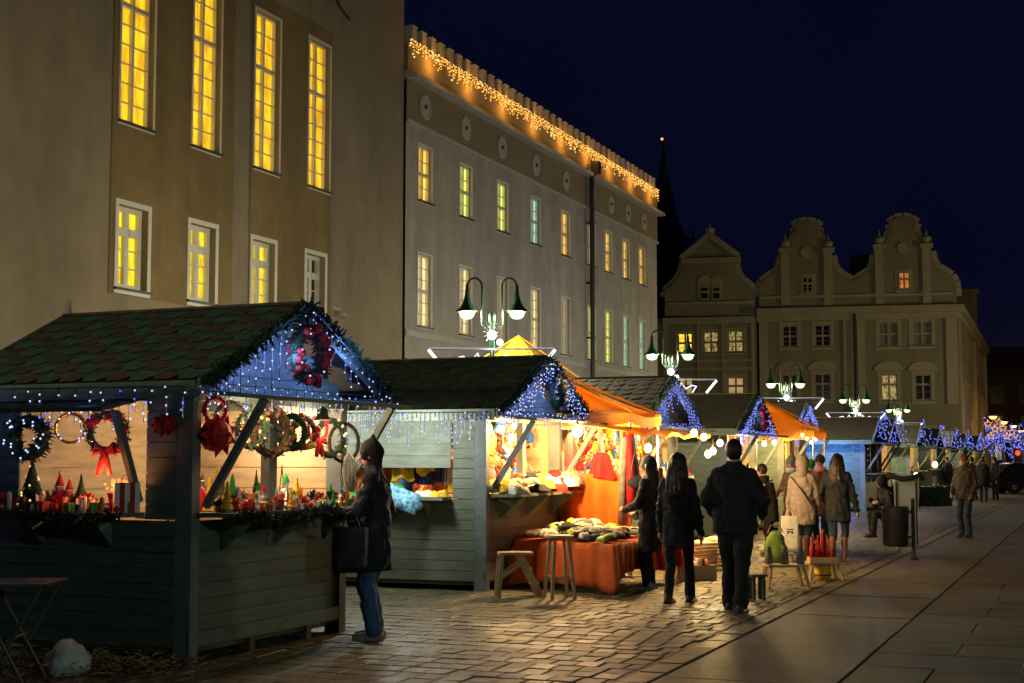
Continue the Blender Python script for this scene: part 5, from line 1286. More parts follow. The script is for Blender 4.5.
# heap of knitwear
sp = []
for i in range(120):
    u, v = rnd.random(), rnd.random(); a = tA[0].lerp(tA[1], .08 + .84 * u); b = tA[3].lerp(tA[2], .08 + .84 * u); q = a.lerp(b, .04 + .9 * v); sp.append((q.x, q.y, ht + .02 + .16 * rnd.random() * math.sin(math.pi * u) * math.sin(math.pi * v) + .03))
cloths(None, 'heaped on the orange table', sp, ['cloth_white', 'cloth_black', 'cloth_grey', 'cloth_black', 'cloth_white', 'cloth_brown', 'cloth_grey', 'cloth_black', 'cloth_white', 'lime', 'cloth_black', 'cloth_grey'], size=(.30, .11, .055), seedb=200)
box = thing('cardboard_box', 'low pale box on the ground at the far end of the orange table', 'box', SN(18.9, -5.15), .5)
m_ = MB(); m_.bx(-.3, .3, -.2, .2, 0, .02); m_.bx(-.3, .3, -.2, -.18, .02, .2); m_.bx(-.3, .3, .18, .2, .02, .2); m_.bx(-.3, -.28, -.18, .18, .02, .2); m_.bx(.28, .3, -.18, .18, .02, .2); m_.build('box_body', 'wood_raw', box)
cloths(None, 'spilling over the low pale box', [tuple(SN(18.9, -5.15, .2) + Vector((rnd.uniform(-.2, .2), rnd.uniform(-.12, .12), 0))) for i in range(4)], ['cloth_white', 'pink', 'cloth_white', 'cloth_brown'], seedb=300, size=(.26, .2, .08))
hung('red cloth hanging from the far end of the orange table', SN(18.45, -5.3, .60), .5, .42, 'red', .3, 333, cat='cloth', name='red_cloth', group='drapes in the tent', shape='flat')
# ================================================================== STOOLS, TABLES, BIN ...
def bar_stool(label, p, h=.74, r=.17, rz=.3):
    o = thing('bar_stool', label, 'stool', p, rz)
    m_ = MB(); m_.lathe([(r * .96, h - .035), (r, h - .025), (r, h - .008), (r * .95, h)], n=18); m_.build('seat', 'wood_raw', o)
    for k in range(4):
        a = R(45 + 90 * k); m_ = MB(); m_.bar((math.cos(a) * r * .7, math.sin(a) * r * .7, h - .03), (math.cos(a) * r * 1.18, math.sin(a) * r * 1.18, 0), .034); m_.build('leg', 'wood_raw', o)
    for k in range(4):
        z = .24 + .03 * (k % 2); f = r * (.7 + .48 * (1 - z / h)); a, b = R(45 + 90 * k), R(135 + 90 * k)
        m_ = MB(); m_.tube([(math.cos(a) * f, math.sin(a) * f, z), (math.cos(b) * f, math.sin(b) * f, z)], .010, 6); m_.build('stretcher', 'wood_raw', o)
    return o
bar_stool('round pale wooden bar stool in front of the orange tablecloth', SN(15.75, -5.86))
ss = thing('step_stool', 'folding wooden step stool leaning open beside the textile stall wall', 'step stool', ground(515, 597), R(8))
m_ = MB(); m_.bx(-.20, .20, -.13, .13, .50, .53); m_.build('top', 'wood_raw', ss)
for y in (-.12, .12):
    m_ = MB(); m_.bar((-.17, y, .50), (-.21, y, 0), .035, .045); m_.build('leg', 'wood_raw', ss)
    m_ = MB(); m_.bar((.05, y, .50), (.30, y, 0), .03, .07); m_.build('leg', 'wood_raw', ss)
    m_ = MB(); m_.bar((-.19, y, .22), (.06, y, .40), .02, .03); m_.build('stretcher', 'wood_raw', ss)
for f in (.35, .7): m_ = MB(); m_.bx(.05 + .25 * f - .05, .05 + .25 * f + .05, -.10, .10, .5 * (1 - f), .5 * (1 - f) + .02); m_.build('tread', 'wood_raw', ss)
def low_table(label, p, w_, d, h, rz=0, name='low_table', cat='low table', m='wood_raw', splay=.05):
    o = thing(name, label, cat, p, rz); m_ = MB(); m_.bx(-w_ / 2, w_ / 2, -d / 2, d / 2, h - .03, h); m_.build('top', m, o)
    for x in (-1, 1):
        for y in (-1, 1): m_ = MB(); m_.bar((x * (w_ / 2 - .04), y * (d / 2 - .04), h - .03), (x * (w_ / 2 - .04 + splay), y * (d / 2 - .04 + splay), 0), .035); m_.build('leg', m, o)
    return o
bp = ground(823, 580)
low_table('low wooden bench carrying red bottles in front of the walking couple', bp, .44, .28, .25, .1, 'display_bench', 'bench')
pt = thing('wooden_tub', 'round pale wooden tub under the display bench', 'tub', bp + Vector((0, .0, 0))); m_ = MB(); m_.lathe([(.10, 0), (.12, .2), (.115, .2), (.10, .02)], n=14); m_.build('tub_body', 'yellow', pt, True); m_ = MB(); m_.lathe([(.112, .06), (.116, .06), (.118, .08), (.113, .08)], n=14); m_.build('hoop', 'wood_dark', pt)
bk = thing('bottle_basket', 'shallow wooden tray holding red bottles on the bench', 'tray', bp + Vector((0, 0, .25))); m_ = MB(); m_.bx(-.19, .19, -.11, .11, 0, .012)
for a in ((-.19, .19, -.11, -.1), (-.19, .19, .1, .11), (-.19, -.18, -.1, .1), (.18, .19, -.1, .1)): m_.bx(*a, .012, .06)
m_.build('tray_body', 'wood_raw', bk)
for i in range(9):
    x, y = -.14 + .07 * (i % 5), -.05 + .1 * (i // 5); h = .22 + .1 * rnd.random() + (.14 if i in (2, 7) else 0)
    o = thing('red_bottle', 'glossy red bottle in the wooden tray, %s counted from the stalls' % ORD[i], 'bottle', bp + Vector((x, y, .264)), 0, 'red bottles on the bench')
    m_ = MB(); m_.lathe([(.028, 0), (.03, h * .55), (.012, h * .72), (.011, h)], n=9); m_.build('glass', 'redshine' if i % 2 else 'darkred', o, True); m_ = MB(); m_.lathe([(.013, h), (.013, h + .03)], n=7); m_.build('cap', 'gold' if i % 3 else 'red', o)
tp = ground(785, 588)
low_table('spindly low table with three grey cones near the walking man', tp, .50, .3, .30, .1, splay=.06)
for i, x in enumerate((-.2, 0, .2)):
    o = thing('felt_cone', 'dull grey felt cone on the spindly low table, %s counted from the stalls' % ORD[i], 'cone', tp + Vector((x, 0, .30)), 0, 'felt cones'); m_ = MB(); m_.lathe([(.04, 0), (.058, .02), (.052, .10), (.036, .18), (.03, .2), (.045, .22), (.01, .225)], n=12); m_.build('felt_body', 'cloth_grey', o, True); m_ = MB(); m_.tube([(0, 0, .22), (.01, 0, .25), (0, 0, .27)], .006, 5); m_.build('loop', 'cloth_brown', o)
low_table('square wooden stool beside the walking man in black', ground(757, 600), .2, .2, .30, .2, 'wooden_stool', 'stool', 'wood_dark', .0)
low_table('second small wooden stool farther along beside the walking man', ground(722, 570), .26, .22, .26, .0, 'wooden_stool', 'stool', 'wood_raw', .02)
M['lime_dull'] = mat('dull lime sackcloth', (.07, .13, .02), .8, .3, 9)
gb = thing('green_sack', 'lime green sack standing behind the grey cones', 'sack', ground(776, 566)); m_ = MB(); m_.sphere((0, 0, 0), .19, 20, 14, (.9, .7, 1.35)); m_.v = [tuple(Vector(v) * (1 + .22 * noise.noise(Vector(v) * 6) + .1 * noise.noise(Vector(v) * 17)) + Vector((0, 0, .27))) for v in m_.v]; m_.v = [(a, b, max(c, .004)) for a, b, c in m_.v]; m_.build('sack_body', 'lime_dull', gb, True); m_ = MB(); m_.tube([(-.12, 0, .5), (-.07, 0, .62), (.07, 0, .62), (.12, 0, .5)], .01, 5); m_.build('handle', 'cloth_brown', gb)
# stacked wicker crates between the two big walkers
for i, (px, py, lab) in enumerate([(703, 571, 'pale wicker basket on the ground between the two dark walkers'), (716, 566, 'second pale wicker basket beside it, nearer the walking man')]):
    o = thing('wicker_basket', lab, 'basket', ground(px, py)); m_ = MB(); m_.lathe([(.17, 0), (.23, .42), (.215, .42), (.16, .02)], n=14)
    for k in range(8): m_.lathe([(.172 + .0075 * k, .03 + .05 * k), (.185 + .0075 * k, .045 + .05 * k), (.177 + .0075 * k, .06 + .05 * k)], n=14)
    m_.build('basket_body', 'wood_in', o, True); m_ = MB(); m_.sphere((0, 0, .36), .2, 10, 6, (1, 1, .5)); m_.build('cloth_lining', 'cloth_white', o, True)
# folding table, far lower left
fp = at_h(20, 581, .74); ft = thing('folding_table', 'thin grey folding table with crossed legs beside the wreath stall', 'folding table', (fp.x - .28, fp.y, 0), .05)
m_ = MB(); m_.bx(-.75, .55, -.28, .28, .72, .74); m_.build('table_top', 'tube_dark', ft)
for y in (-.26, .26):
    m_ = MB(); m_.tube([(.50, y, .715), (.12, y + .02, 0)], .013, 6); m_.build('leg', 'tube_dark', ft); m_ = MB(); m_.tube([(.02, y, .715), (.42, y - .02, 0)], .013, 6); m_.build('leg', 'tube_dark', ft)
m_ = MB(); m_.tube([(.27, -.26, .34), (.27, .26, .34)], .01, 6); m_.build('stretcher', 'metal', ft)
# plastic bag on the ground
pb = MB(); pb.sphere((0, 0, 0), .15, 26, 18, (1.1, .95, .8))
def crumple(v):
    v = Vector(v); n_ = v.normalized(); k = 1 + .30 * noise.noise(v * 9 + Vector((3, 1, 7))) + .16 * abs(noise.noise(v * 24)) + (.45 * max(0, n_.z) ** 10)
    return tuple(Vector((v.x * k, v.y * k, max(v.z * k, -.10) + .10)))
pb.v = [crumple(v) for v in pb.v]; o = pb.build('plastic_bag', 'plastic_bag', None, True); o.location = ground(68, 676); tag(o, 'crumpled white plastic bag lying on the ground beside the straw', 'plastic bag')
sb = MB(); rr = random.Random(9)
for k in range(1500):
    s = rr.gauss(0, .5); u = rr.gauss(0, .22); c = ground(62, 671) + Vector((s, u, 0)); a = rr.random() * 6.28; L = rr.uniform(.03, .09); sb.mi = 0 if rr.random() < .6 else 1
    z = abs(rr.gauss(0, .05)) + .02; sb.bar(c + Vector((0, 0, z)), c + Vector((math.cos(a) * L, math.sin(a) * L, max(.004, z + rr.uniform(-.03, .04)))), .006)
o = sb.build('straw_litter', ['straw', 'twig']); kind(o, 'stuff')
# litter bin on a post
q = ground(914, 560); bn = thing('litter_bin', 'dark cylindrical litter bin hung on a black post beside the slab path', 'litter bin', q, 0)
m_ = MB(); m_.lathe([(.055, 0), (.05, .04), (.032, .1), (.030, .95), (.04, .97), (.01, 1.0)], n=12); m_.build('post', 'iron', bn, True)
m_ = MB(); m_.lathe([(.17, .22), (.20, .26), (.215, .82), (.22, .86), (.2, .86), (.18, .3)], (-.29, 0, 0), 20); m_.build('bin_body', 'iron', bn, True)
m_ = MB(); m_.bx(-.09, -.02, -.02, .02, .35, .39); m_.bx(-.09, -.02, -.02, .02, .75, .79); m_.build('bracket', 'iron', bn)
m_ = MB(); m_.tube([(-.27, -.15, .24), (-.27, -.16, .12)], .01, 5); m_.build('drain_pin', 'iron', bn)
pbv = thing('folded_parasol', 'pale grey padded board standing behind the litter bin', 'board', at_y(905, 460, 27).xy.to_3d(), R(-8)); m_ = MB(); m_.prism([(-.20, .7), (.22, .7), (.25, 1.05), (.20, 1.33), (-.16, 1.36), (-.22, 1.2)], -.03, .03); m_.build('panel', 'pale_board', pbv)
m_ = MB(); m_.bx(-.19, -.16, -.05, -.031, 0, 1.2); m_.bx(.17, .20, -.05, -.031, 0, 1.2); m_.build('frame', 'iron', pbv)
m_ = MB(); m_.tube([(-.36, -.1, 1.34), (-.1, -.12, 1.26), (.1, -.12, 1.28), (.26, -.1, 1.34), (.30, -.08, 1.24)], .05, 7); m_.build('cover_roll', 'cloth_black', pbv, True)
pbv.name = 'display_board'
# hedge-like green counter far along
hq = at_y(915, 460, 50); hd = thing('hedge', 'low clipped dark green hedge in front of the far booths', 'hedge', (hq.x, hq.y, 0), R(10)); m_ = MB(); rr = random.Random(5)
m_.bx(-1.2, 1.2, -.3, .3, 0, .68)
for k in range(1600):
    x, y, z = rr.uniform(-1.3, 1.3), rr.choice((-.33, .33, rr.uniform(-.3, .3))), rr.uniform(.05, .74); d = Vector((rr.gauss(0, 1), rr.gauss(0, 1), rr.gauss(0, 1))).normalized() * .06; s_ = d.orthogonal() * .6; c = Vector((x, y, z)); m_.mi = rr.random() < .4; m_.add([c, c + s_ + d * .5, c + d, c - s_ + d * .5], [(0, 1, 2, 3)])
m_.build('foliage', ['needle', 'needle2'], hd)

# ================================================================== PEOPLE
def capsule(mb, a, b, ra, rb, n=10, fl=1.0):
    a = Vector(a); b = Vector(b); d = (b - a); L = d.length; d = d / max(L, 1e-6); pts = []; rs = []
    for k in (1.0, .86, .5, 0): pts.append(a - d * ra * (k)); rs.append(ra * max(.05, math.sqrt(max(0, 1 - k * k))))
    pts = [a - d * ra * k for k in (1, .87, .5)] + [a, b] + [b + d * rb * k for k in (.5, .87, 1)]
    rs = [ra * .08, ra * .5, ra * .87, ra, rb, rb * .87, rb * .5, rb * .08]
    mb.tube(pts, rs, n)
def ik(a, c, l1, l2, hint):
    a = Vector(a); c = Vector(c); d = c - a; L = min(d.length, (l1 + l2) * .999); dn = d.normalized(); x = (l1 * l1 - l2 * l2 + L * L) / (2 * L); h = math.sqrt(max(0, l1 * l1 - x * x))
    p = Vector(hint); p = (p - dn * p.dot(dn)).normalized(); return a + dn * x + p * h
CL = bpy.data.textures.new('cloth_folds', 'CLOUDS'); CL.noise_scale = .10; CL.noise_depth = 1
def remesh(o, vox, smooth=4, fold=0):
    r = o.modifiers.new('fuse', 'REMESH'); r.mode = 'VOXEL'; r.voxel_size = vox; r.use_smooth_shade = True
    s = o.modifiers.new('soft', 'SMOOTH'); s.iterations = smooth; s.factor = .5
    if fold: d = o.modifiers.new('folds', 'DISPLACE'); d.texture = CL; d.strength = fold; d.mid_level = .5; d.texture_coords = 'LOCAL'
def person(label, pos, face, h=1.75, feet=((-.1, 0, 0), (.1, 0, 0)), hands=((-.26, .06, .80), (.26, .06, .80)), hip=.93, lean=0.0, coat='black', coat_len=.72, coat_w=1.0, leg='jeans_dark', shoe='shoe', hair='short', hat=None, hatm='cloth_grey', vox=.014, head_turn=0.0, head_pitch=0.0, boots=False, scarf=None, hood=False, hood_m=None, heel=0.0, build=1.0, flare=.19, legw=1.0, hairm='hair_dark', headlift=0, group='people at the market'):
    """local frame: facing +y, x to the person's right"""
    t = thing('person', label, 'person', pos, face, group); k = h / 1.75; t.scale = (k, k, k)
    HZ = hip; fw = lean
    hipc = Vector((0, 0, HZ)); chest = Vector((0, fw * .30, HZ + .34)); neck = Vector((0, fw * .50, HZ + .52)); headc = neck + Vector((0, .02 + fw * .15, .165))
    body = MB(); W_ = build
    # torso
    body.loft([(hipc + Vector((0, 0, -.08)), .13 * W_, .09), (hipc, .165 * W_, .11), (hipc + Vector((0, fw * .1, .14)), .135 * W_, .095), (chest, .165 * W_, .11), (chest + Vector((0, 0, .13)), .15 * W_, .085), (neck, .06, .06)], 16)
    capsule(body, neck - Vector((0, 0, .06)), neck + Vector((0, .01, .08)), .055, .052)
    HR = Matrix.Rotation(head_turn, 3, 'Z') @ Matrix.Rotation(head_pitch, 3, 'X')
    hp = lambda x, y, z: headc + HR @ Vector((x, y, z))
    body.sphere(headc + Vector((0, 0, .01)), .1, 14, 10, (.76, .92, 1.12), HR); body.sphere(hp(0, .025, -.05), .065, 12, 8, (.85, 1, 1.0), HR)
    capsule(body, hp(0, .088, .012), hp(0, .108, -.020), .011, .016, 8)
    for sg in (-1, 1): body.sphere(hp(sg * .078, -.005, -.005), .024, 8, 6, (.35, .8, 1.2), HR)
    sh = [Vector((sg * .172 * W_, chest.y + fw * .12, HZ + .455)) for sg in (-1, 1)]
    elb = []; hnd = []
    for i, sg in enumerate((-1, 1)):
        hn = Vector(hands[i]); e = ik(sh[i], hn, .29, .26, (sg * .5, -1, -.2)); elb.append(e); hnd.append(hn)
        capsule(body, sh[i], e, .052, .042); capsule(body, e, hn, .042, .028)
        d = (hn - e).normalized(); side = Vector((sg, 0, 0)); side = (side - d * side.dot(d)).normalized(); fr = d.cross(side)
        pal = hn + d * .05; capsule(body, hn, pal + d * .02, .026, .032, 8); 
        for f in range(4):
            o_ = (f - 1.5) * .021; b0 = pal + d * .03 + fr * o_; l = (.065, .078, .072, .055)[f]; m1 = b0 + d * l * .5 - side * .008; m2 = b0 + d * l * .9 - side * .03
            body.tube([b0 - d * .02, b0, m1, m2], [.0095, .0095, .009, .006], 6)
        th0 = hn + d * .025 + fr * .03; body.tube([th0, th0 + fr * .022 + d * .03, th0 + fr * .026 + d * .062], [.012, .011, .008], 6)
    knees = []; ank = []
    for i, sg in enumerate((-1, 1)):
        hj = hipc + Vector((sg * .09, 0, -.02)); f = Vector(feet[i]); a = f + Vector((0, 0, .085)); kn = ik(hj, a, .43, .41, (sg * .05, 1, 0)); knees.append(kn); ank.append(a)
        capsule(body, hj, kn, .075, .052); capsule(body, kn, a, .052, .036)
        capsule(body, f + Vector((0, -.03, .04)), f + Vector((0, .14, .03)), .035, .03)
    bo = body.build('body', 'skin', t, True); remesh(bo, vox * .8, 1)
    # face
    for sg in (-1, 1):
        m_ = MB(); m_.sphere(hp(sg * .031, .083, .022), .012, 8, 6, (1.2, .7, .8), HR); m_.build('eye', 'hair_dark', t, True)
    m_ = MB(); m_.tube([hp(-.022, .092, -.052), hp(0, .100, -.053), hp(.022, .092, -.052)], [.003, .006, .003], 6); m_.build('mouth', 'pink', t, True)
    # trousers and shoes
    tr_ = MB(); tr_.loft([(hipc + Vector((0, 0, -.10)), .15, .10), (hipc + Vector((0, 0, .02)), .175 * W_, .12), (hipc + Vector((0, 0, .10)), .16 * W_, .11)], 16)
    for i, sg in enumerate((-1, 1)):
        hj = hipc + Vector((sg * .09, 0, -.03)); low = ank[i] + (Vector((0, 0, .18)) if boots else Vector((0, 0, .0)))
        capsule(tr_, hj, knees[i], .095 * legw, .070 * legw); capsule(tr_, knees[i], low, .068 * legw, (.062 if not boots else .05) * legw)
    o = tr_.build('trousers', leg, t, True); remesh(o, vox, 3, .035)
    for i, sg in enumerate((-1, 1)):
        s_ = MB(); f = Vector(feet[i]); a = ank[i]; tilt = .05 if f.z > .02 else 0
        capsule(s_, f + Vector((0, -.045, .045 + tilt * .6)), f + Vector((0, .07, .042)), .043, .044); capsule(s_, f + Vector((0, .05, .042)), f + Vector((0, .17, .034)), .044, .034)
        s_.bx(f.x - .045, f.x + .045, f.y - .08, f.y + .19, f.z + .001, f.z + .028)
        capsule(s_, f + Vector((0, -.03, .05)), a + Vector((0, -.01, .28 if boots else .02)), .048, .056 if boots else .046)
        o = s_.build('boot' if boots else 'shoe', shoe, t, True); remesh(o, vox * .8, 2)
    # coat
    c = MB(); bot = HZ + .52 - coat_len; q = coat_w * W_
    c.loft([(Vector((0, 0, bot)), flare * q, .140), (Vector((0, 0, (bot + HZ) / 2 + .03)), (flare + .193) / 2 * q, .142), (Vector((0, fw * .08, HZ + .12)), .182 * q, .135), (chest + Vector((0, 0, .0)), .205 * q, .142), (chest + Vector((0, 0, .10)), .200 * q, .125), (neck - Vector((0, 0, .035)), .125 * q, .10), (neck + Vector((0, .0, .02)), .085, .085), (neck + Vector((0, -.005, .075)), .082, .085)], 20)
    for sg in (-1, 1): capsule(c, neck + Vector((sg * .05, -.01, -.02)), sh[0 if sg < 0 else 1] + Vector((-sg * .01, 0, .0)), .075, .070)
    for i, sg in enumerate((-1, 1)):
        d = (hnd[i] - elb[i]).normalized(); capsule(c, sh[i] - Vector((sg * .01, 0, .01)), elb[i], .070, .062); capsule(c, elb[i], hnd[i] - d * .005, .060, .046)
        rr = random.Random(int(h * 1000) + i)
        for k_ in range(6):
            f = .3 + .16 * k_; p = sh[i].lerp(elb[i], f) if k_ < 4 else elb[i].lerp(hnd[i], (k_ - 3.4) * .25); c.sphere(p + Vector((rr.uniform(-.02, .02),) * 3), .064, 8, 6, (1, 1, .45))
    o = c.build('coat', coat, t, True); remesh(o, vox, 3, .045)
    if scarf:
        m_ = MB(); m_.lathe([(.07, -.05), (.105, -.03), (.11, .02), (.085, .055), (.06, .05)], neck + Vector((0, .01, .03)), 14, 1, .95); m_.build('scarf', scarf, t, True)
    if hood:
        m_ = MB(); m_.sphere(hp(0, -.02, .02), .132, 14, 10, (.92, 1.0, 1.08), HR); capsule(m_, neck + Vector((0, -.04, 0)), headc + Vector((0, -.03, -.03)), .10, .10)
        o = m_.build('hood', hood_m or coat, t, True); remesh(o, vox, 3)
    elif hat == 'beanie' or hat == 'bobble':
        m_ = MB(); m_.sphere(hp(0, -.008, .045), .11, 14, 10, (.86, 1.0, 1.0), HR); m_.lathe([(.088, -.01), (.1, 0), (.1, .03), (.09, .04)], hp(0, -.005, .02), 16, .92, 1.08)
        if hat == 'bobble': m_.sphere(hp(0, -.02, .17), .042, 10, 8)
        m_.build('hat', hatm, t, True)
    elif hat == 'pointed':
        m_ = MB(); m_.sphere(hp(0, -.012, .03), .112, 14, 10, (.88, 1.0, 1.05), HR); capsule(m_, hp(0, -.01, .06), hp(0, -.035, .165), .085, .022); capsule(m_, neck + Vector((0, -.01, .03)), hp(0, -.025, -.02), .07, .085)
        o = m_.build('hood', hatm, t, True); remesh(o, vox, 2, .02)
    if hair == 'short' and not hood and not hat:
        m_ = MB(); m_.sphere(hp(0, -.018, .028), .105, 16, 12, (.86, .98, 1.1), HR); m_.build('hair', hairm, t, True)
    elif hair == 'long':
        m_ = MB(); m_.sphere(hp(0, -.02, .022), .112, 16, 12, (.9, 1.0, 1.1), HR)
        for k_ in range(9):
            a = math.pi * (1.0 + k_ / 8); x = math.cos(a) * .075; y = math.sin(a) * .055 - .03; capsule(m_, hp(x, y, .0), headc + Vector((x * 1.95, y * 1.3 - .035, -.34 - .06 * math.sin(k_ * 2.3))), .045, .022, 7)
        o = m_.build('hair', hairm, t, True); remesh(o, vox * .8, 2, .03)
    elif hair == 'bun': 
        m_ = MB(); m_.sphere(hp(0, -.018, .028), .105, 16, 12, (.86, .98, 1.1), HR); m_.sphere(hp(0, -.11, .07), .05, 10, 8); m_.build('hair', hairm, t, True)
    return t
def face_dir(d): d = Vector(d); return math.atan2(-d.x, d.y)
AW = face_dir(DS)
def bag(label, loc, w_, h, d, m, rz=0, handle=.18, printed=False):
    o = thing('carrier_bag' if m == 'bagwhite' else 'shopping_bag', label, 'bag', loc, rz)
    n = 10; vs = []; rows = [(0, .92), (.15, 1.0), (.5, 1.02), (.85, 1.0), (1, .98)]; b = MB(); rr = random.Random(int(w_ * 1000))
    rings = []
    for f, s_ in rows:
        ring = []
        for k in range(20):
            a = 2 * math.pi * k / 20; x = math.copysign(abs(math.cos(a)) ** .35, math.cos(a)) * w_ / 2 * s_; y = math.copysign(abs(math.sin(a)) ** .6, math.sin(a)) * d / 2 * s_ * (1 - .65 * f) + .006 * math.sin(k * 2.7 + f * 5); ring.append((x, y, -h + h * f))
        rings.append(ring)
    vs = [v for r_ in rings for v in r_]; b.add(vs, [(i * 20 + k, i * 20 + (k + 1) % 20, (i + 1) * 20 + (k + 1) % 20, (i + 1) * 20 + k) for i in range(4) for k in range(20)] + [tuple(range(20))[::-1]])
    b.build('bag_body', m, o, True)
    for y in (-.012, .012): hdl = MB(); hdl.tube([(-w_ * .25, y, -.01), (-w_ * .12, y, handle * .8), (0, y, handle), (w_ * .12, y, handle * .8), (w_ * .25, y, -.01)], .007, 5); hdl.build('handle', m, o)
    if printed:
        m_ = MB(); yy = -d * .36
        for x0_, x1_, z0_, z1_ in ((-.055, .055, .36, .39), (-.045, .05, .42, .50), (-.055, .02, .53, .55), (-.03, .055, .58, .60)):
            m_.add([(x0_, yy, -h * z1_), (x1_, yy, -h * z1_), (x1_, yy, -h * z0_), (x0_, yy, -h * z0_)], [(0, 1, 2, 3)])
        so = m_.build('print', 'print', o)
    return o
# near shopper at the end of the wreath stall, facing the counter (towards the stalls)
p = ground(374, 640); f = face_dir(-DN * 1.0 + DS * -.25)
P1 = person('shopper in black pointed hood and navy jacket standing at the wreath stall end', p, f, 1.80, feet=((-.10, -.03, 0), (.10, .0, 0)), hands=((-.16, .34, 1.10), (.20, .16, 1.02)), coat='navy', coat_len=.84, coat_w=1.05, leg='jeans', shoe='shoe_pale', hat='pointed', hatm='black', hair='none', legw=1.15, vox=.009, lean=.03, head_pitch=-.12, build=1.02)
hw = Matrix.Translation(P1.location) @ Matrix.Rotation(f, 4, 'Z') @ Matrix.Scale(1.80 / 1.75, 4)
bag('large black shopping bag hanging from the shopper\'s arm', at_y(351, 527, 12.72), .33, .40, .12, 'bagblack', .15, .14)
bd.location = at_y(349, 470, 13.1)
# the two dark walkers
p = ground(679, 604); person('woman in black with long dark hair walking away', p, AW + .02, 1.70, feet=((-.10, -.10, 0.0), (.09, .18, .0)), hands=((-.24, .10, .84), (.25, .05, .82)), coat='black', coat_len=.80, coat_w=1.0, leg='black', shoe='shoe', hair='long', vox=.012, build=.96, legw=.92)
LABELS.clear() if False else None
p = ground(736, 611); person('broad man in a black coat walking away, his hands in front', p, AW + .05, 1.84, feet=((-.07, .06, 0), (.08, -.16, .0)), hands=((-.25, .16, .98), (.26, .12, .97)), coat='black', coat_len=.66, coat_w=1.14, leg='black', shoe='shoe', hair='short', vox=.012, build=1.12, flare=.185, legw=1.22)
# customer by the scarves
p = ground(651, 590); person('woman in dark coat and grey beanie facing the scarf stand', p, face_dir(-DN + DS * .2), 1.66, feet=((-.09, 0, 0), (.09, .04, 0)), hands=((-.15, .30, 1.05), (.16, .28, 1.0)), coat='cloth_black', coat_len=.95, leg='black', shoe='shoe_pale', hat='beanie', hatm='cloth_grey', hair='long', scarf='pink', vox=.012, head_pitch=-.2)
o = hung('orange knitted shawl over the shoulder of the woman at the scarf stand', at_y(659, 468, 18.2), .22, .42, 'orange', 1.2, 401, cat='shawl', name='shawl', group='drapes in the tent', shape='flat')
# couple
p = ground(804, 560); P5 = person('woman in a beige quilted coat walking with a white bag', p, AW - .05, 1.68, feet=((-.08, .05, 0), (.08, -.08, 0)), hands=((-.27, .06, .80), (.24, .12, .86)), coat='beige_coat', coat_len=.86, coat_w=1.06, leg='jeans_dark', shoe='boot', boots=True, hood=True, scarf='cloth_white', vox=.014)
st_ = MB(); q = P5.location; 
sbm = MB(); sbm.tube([(-.17, -.12, 1.40), (0, -.165, 1.2), (.19, -.16, .92)], .012, 5); o = sbm.build('bag_strap', 'hair_dark', P5)
bag('white carrier bag with dark print held by the woman in beige', at_y(789.5, 516, 22.7), .27, .56, .12, 'bagwhite', -.1, .10, True)
p = ground(839, 562); person('person with long dark hair in a dark parka walking beside the beige coat', p, AW - .02, 1.72, feet=((-.08, -.10, 0), (.08, .08, 0)), hands=((-.22, .14, .95), (.30, .02, .82)), coat='teal_coat', coat_len=.80, coat_w=1.06, leg='jeans_dark', shoe='boot', boots=True, hair='long', vox=.014)
# people facing the stalls behind the couple
p = ground(793, 548); person('person in a grey bobble hat browsing at the fourth stall', p, face_dir(-DN * .6 - DS * .8), 1.68, hands=((-.15, .28, 1.05), (.16, .28, 1.0)), coat='cloth_brown', coat_len=.85, leg='jeans_dark', hat='bobble', hatm='cloth_grey', scarf='cloth_white', hair='none', vox=.016)
p = ground(822, 547); person('person in dark wool cap and pale scarf behind the walking couple', p, face_dir(-DN * .3 - DS), 1.70, hands=((-.2, .2, .95), (.2, .2, 1.0)), coat='cloth_brown', coat_len=.85, leg='jeans_dark', hat='beanie', hatm='cloth_black', scarf='pink', hair='none', vox=.016)
p = ground(772, 556); person('dark haired person bending at the counter behind the walking man', p, face_dir(-DN), 1.55, hands=((-.15, .3, 1.0), (.16, .28, .95)), coat='black', coat_len=.8, leg='black', hair='short', lean=.25, vox=.016)
p = ground(812, 545); person('child sized person in a teal hat between the shoppers', p, AW + .3, 1.62, coat='teal_coat', coat_len=.8, leg='jeans_dark', hat='beanie', hatm='green', hair='none', vox=.016)
# seated person by the blue wall
p = at_y(890, 460, 30); p.z = 0; person('person in dark clothes seated behind the litter bin by the blue wall', p, face_dir((-1, -.2, 0)), 1.72, hip=.48, feet=((-.1, .46, 0), (.1, .40, 0)), hands=((-.14, .34, .72), (.14, .40, .80)), coat='black', coat_len=.58, leg='black', hood=True, lean=.3, vox=.016)
sx = thing('camp_stool', 'small dark folding seat under the person behind the bin', 'stool', p); m_ = MB(); m_.bx(-.2, .2, -.2, .2, .36, .39); m_.build('seat', 'iron', sx)
for a in ((-.18, -.18), (.18, -.18), (-.18, .18), (.18, .18)): m_ = MB(); m_.bar((a[0], a[1], .36), (-a[0] * .9, a[1], 0), .025); m_.build('leg', 'iron', sx)
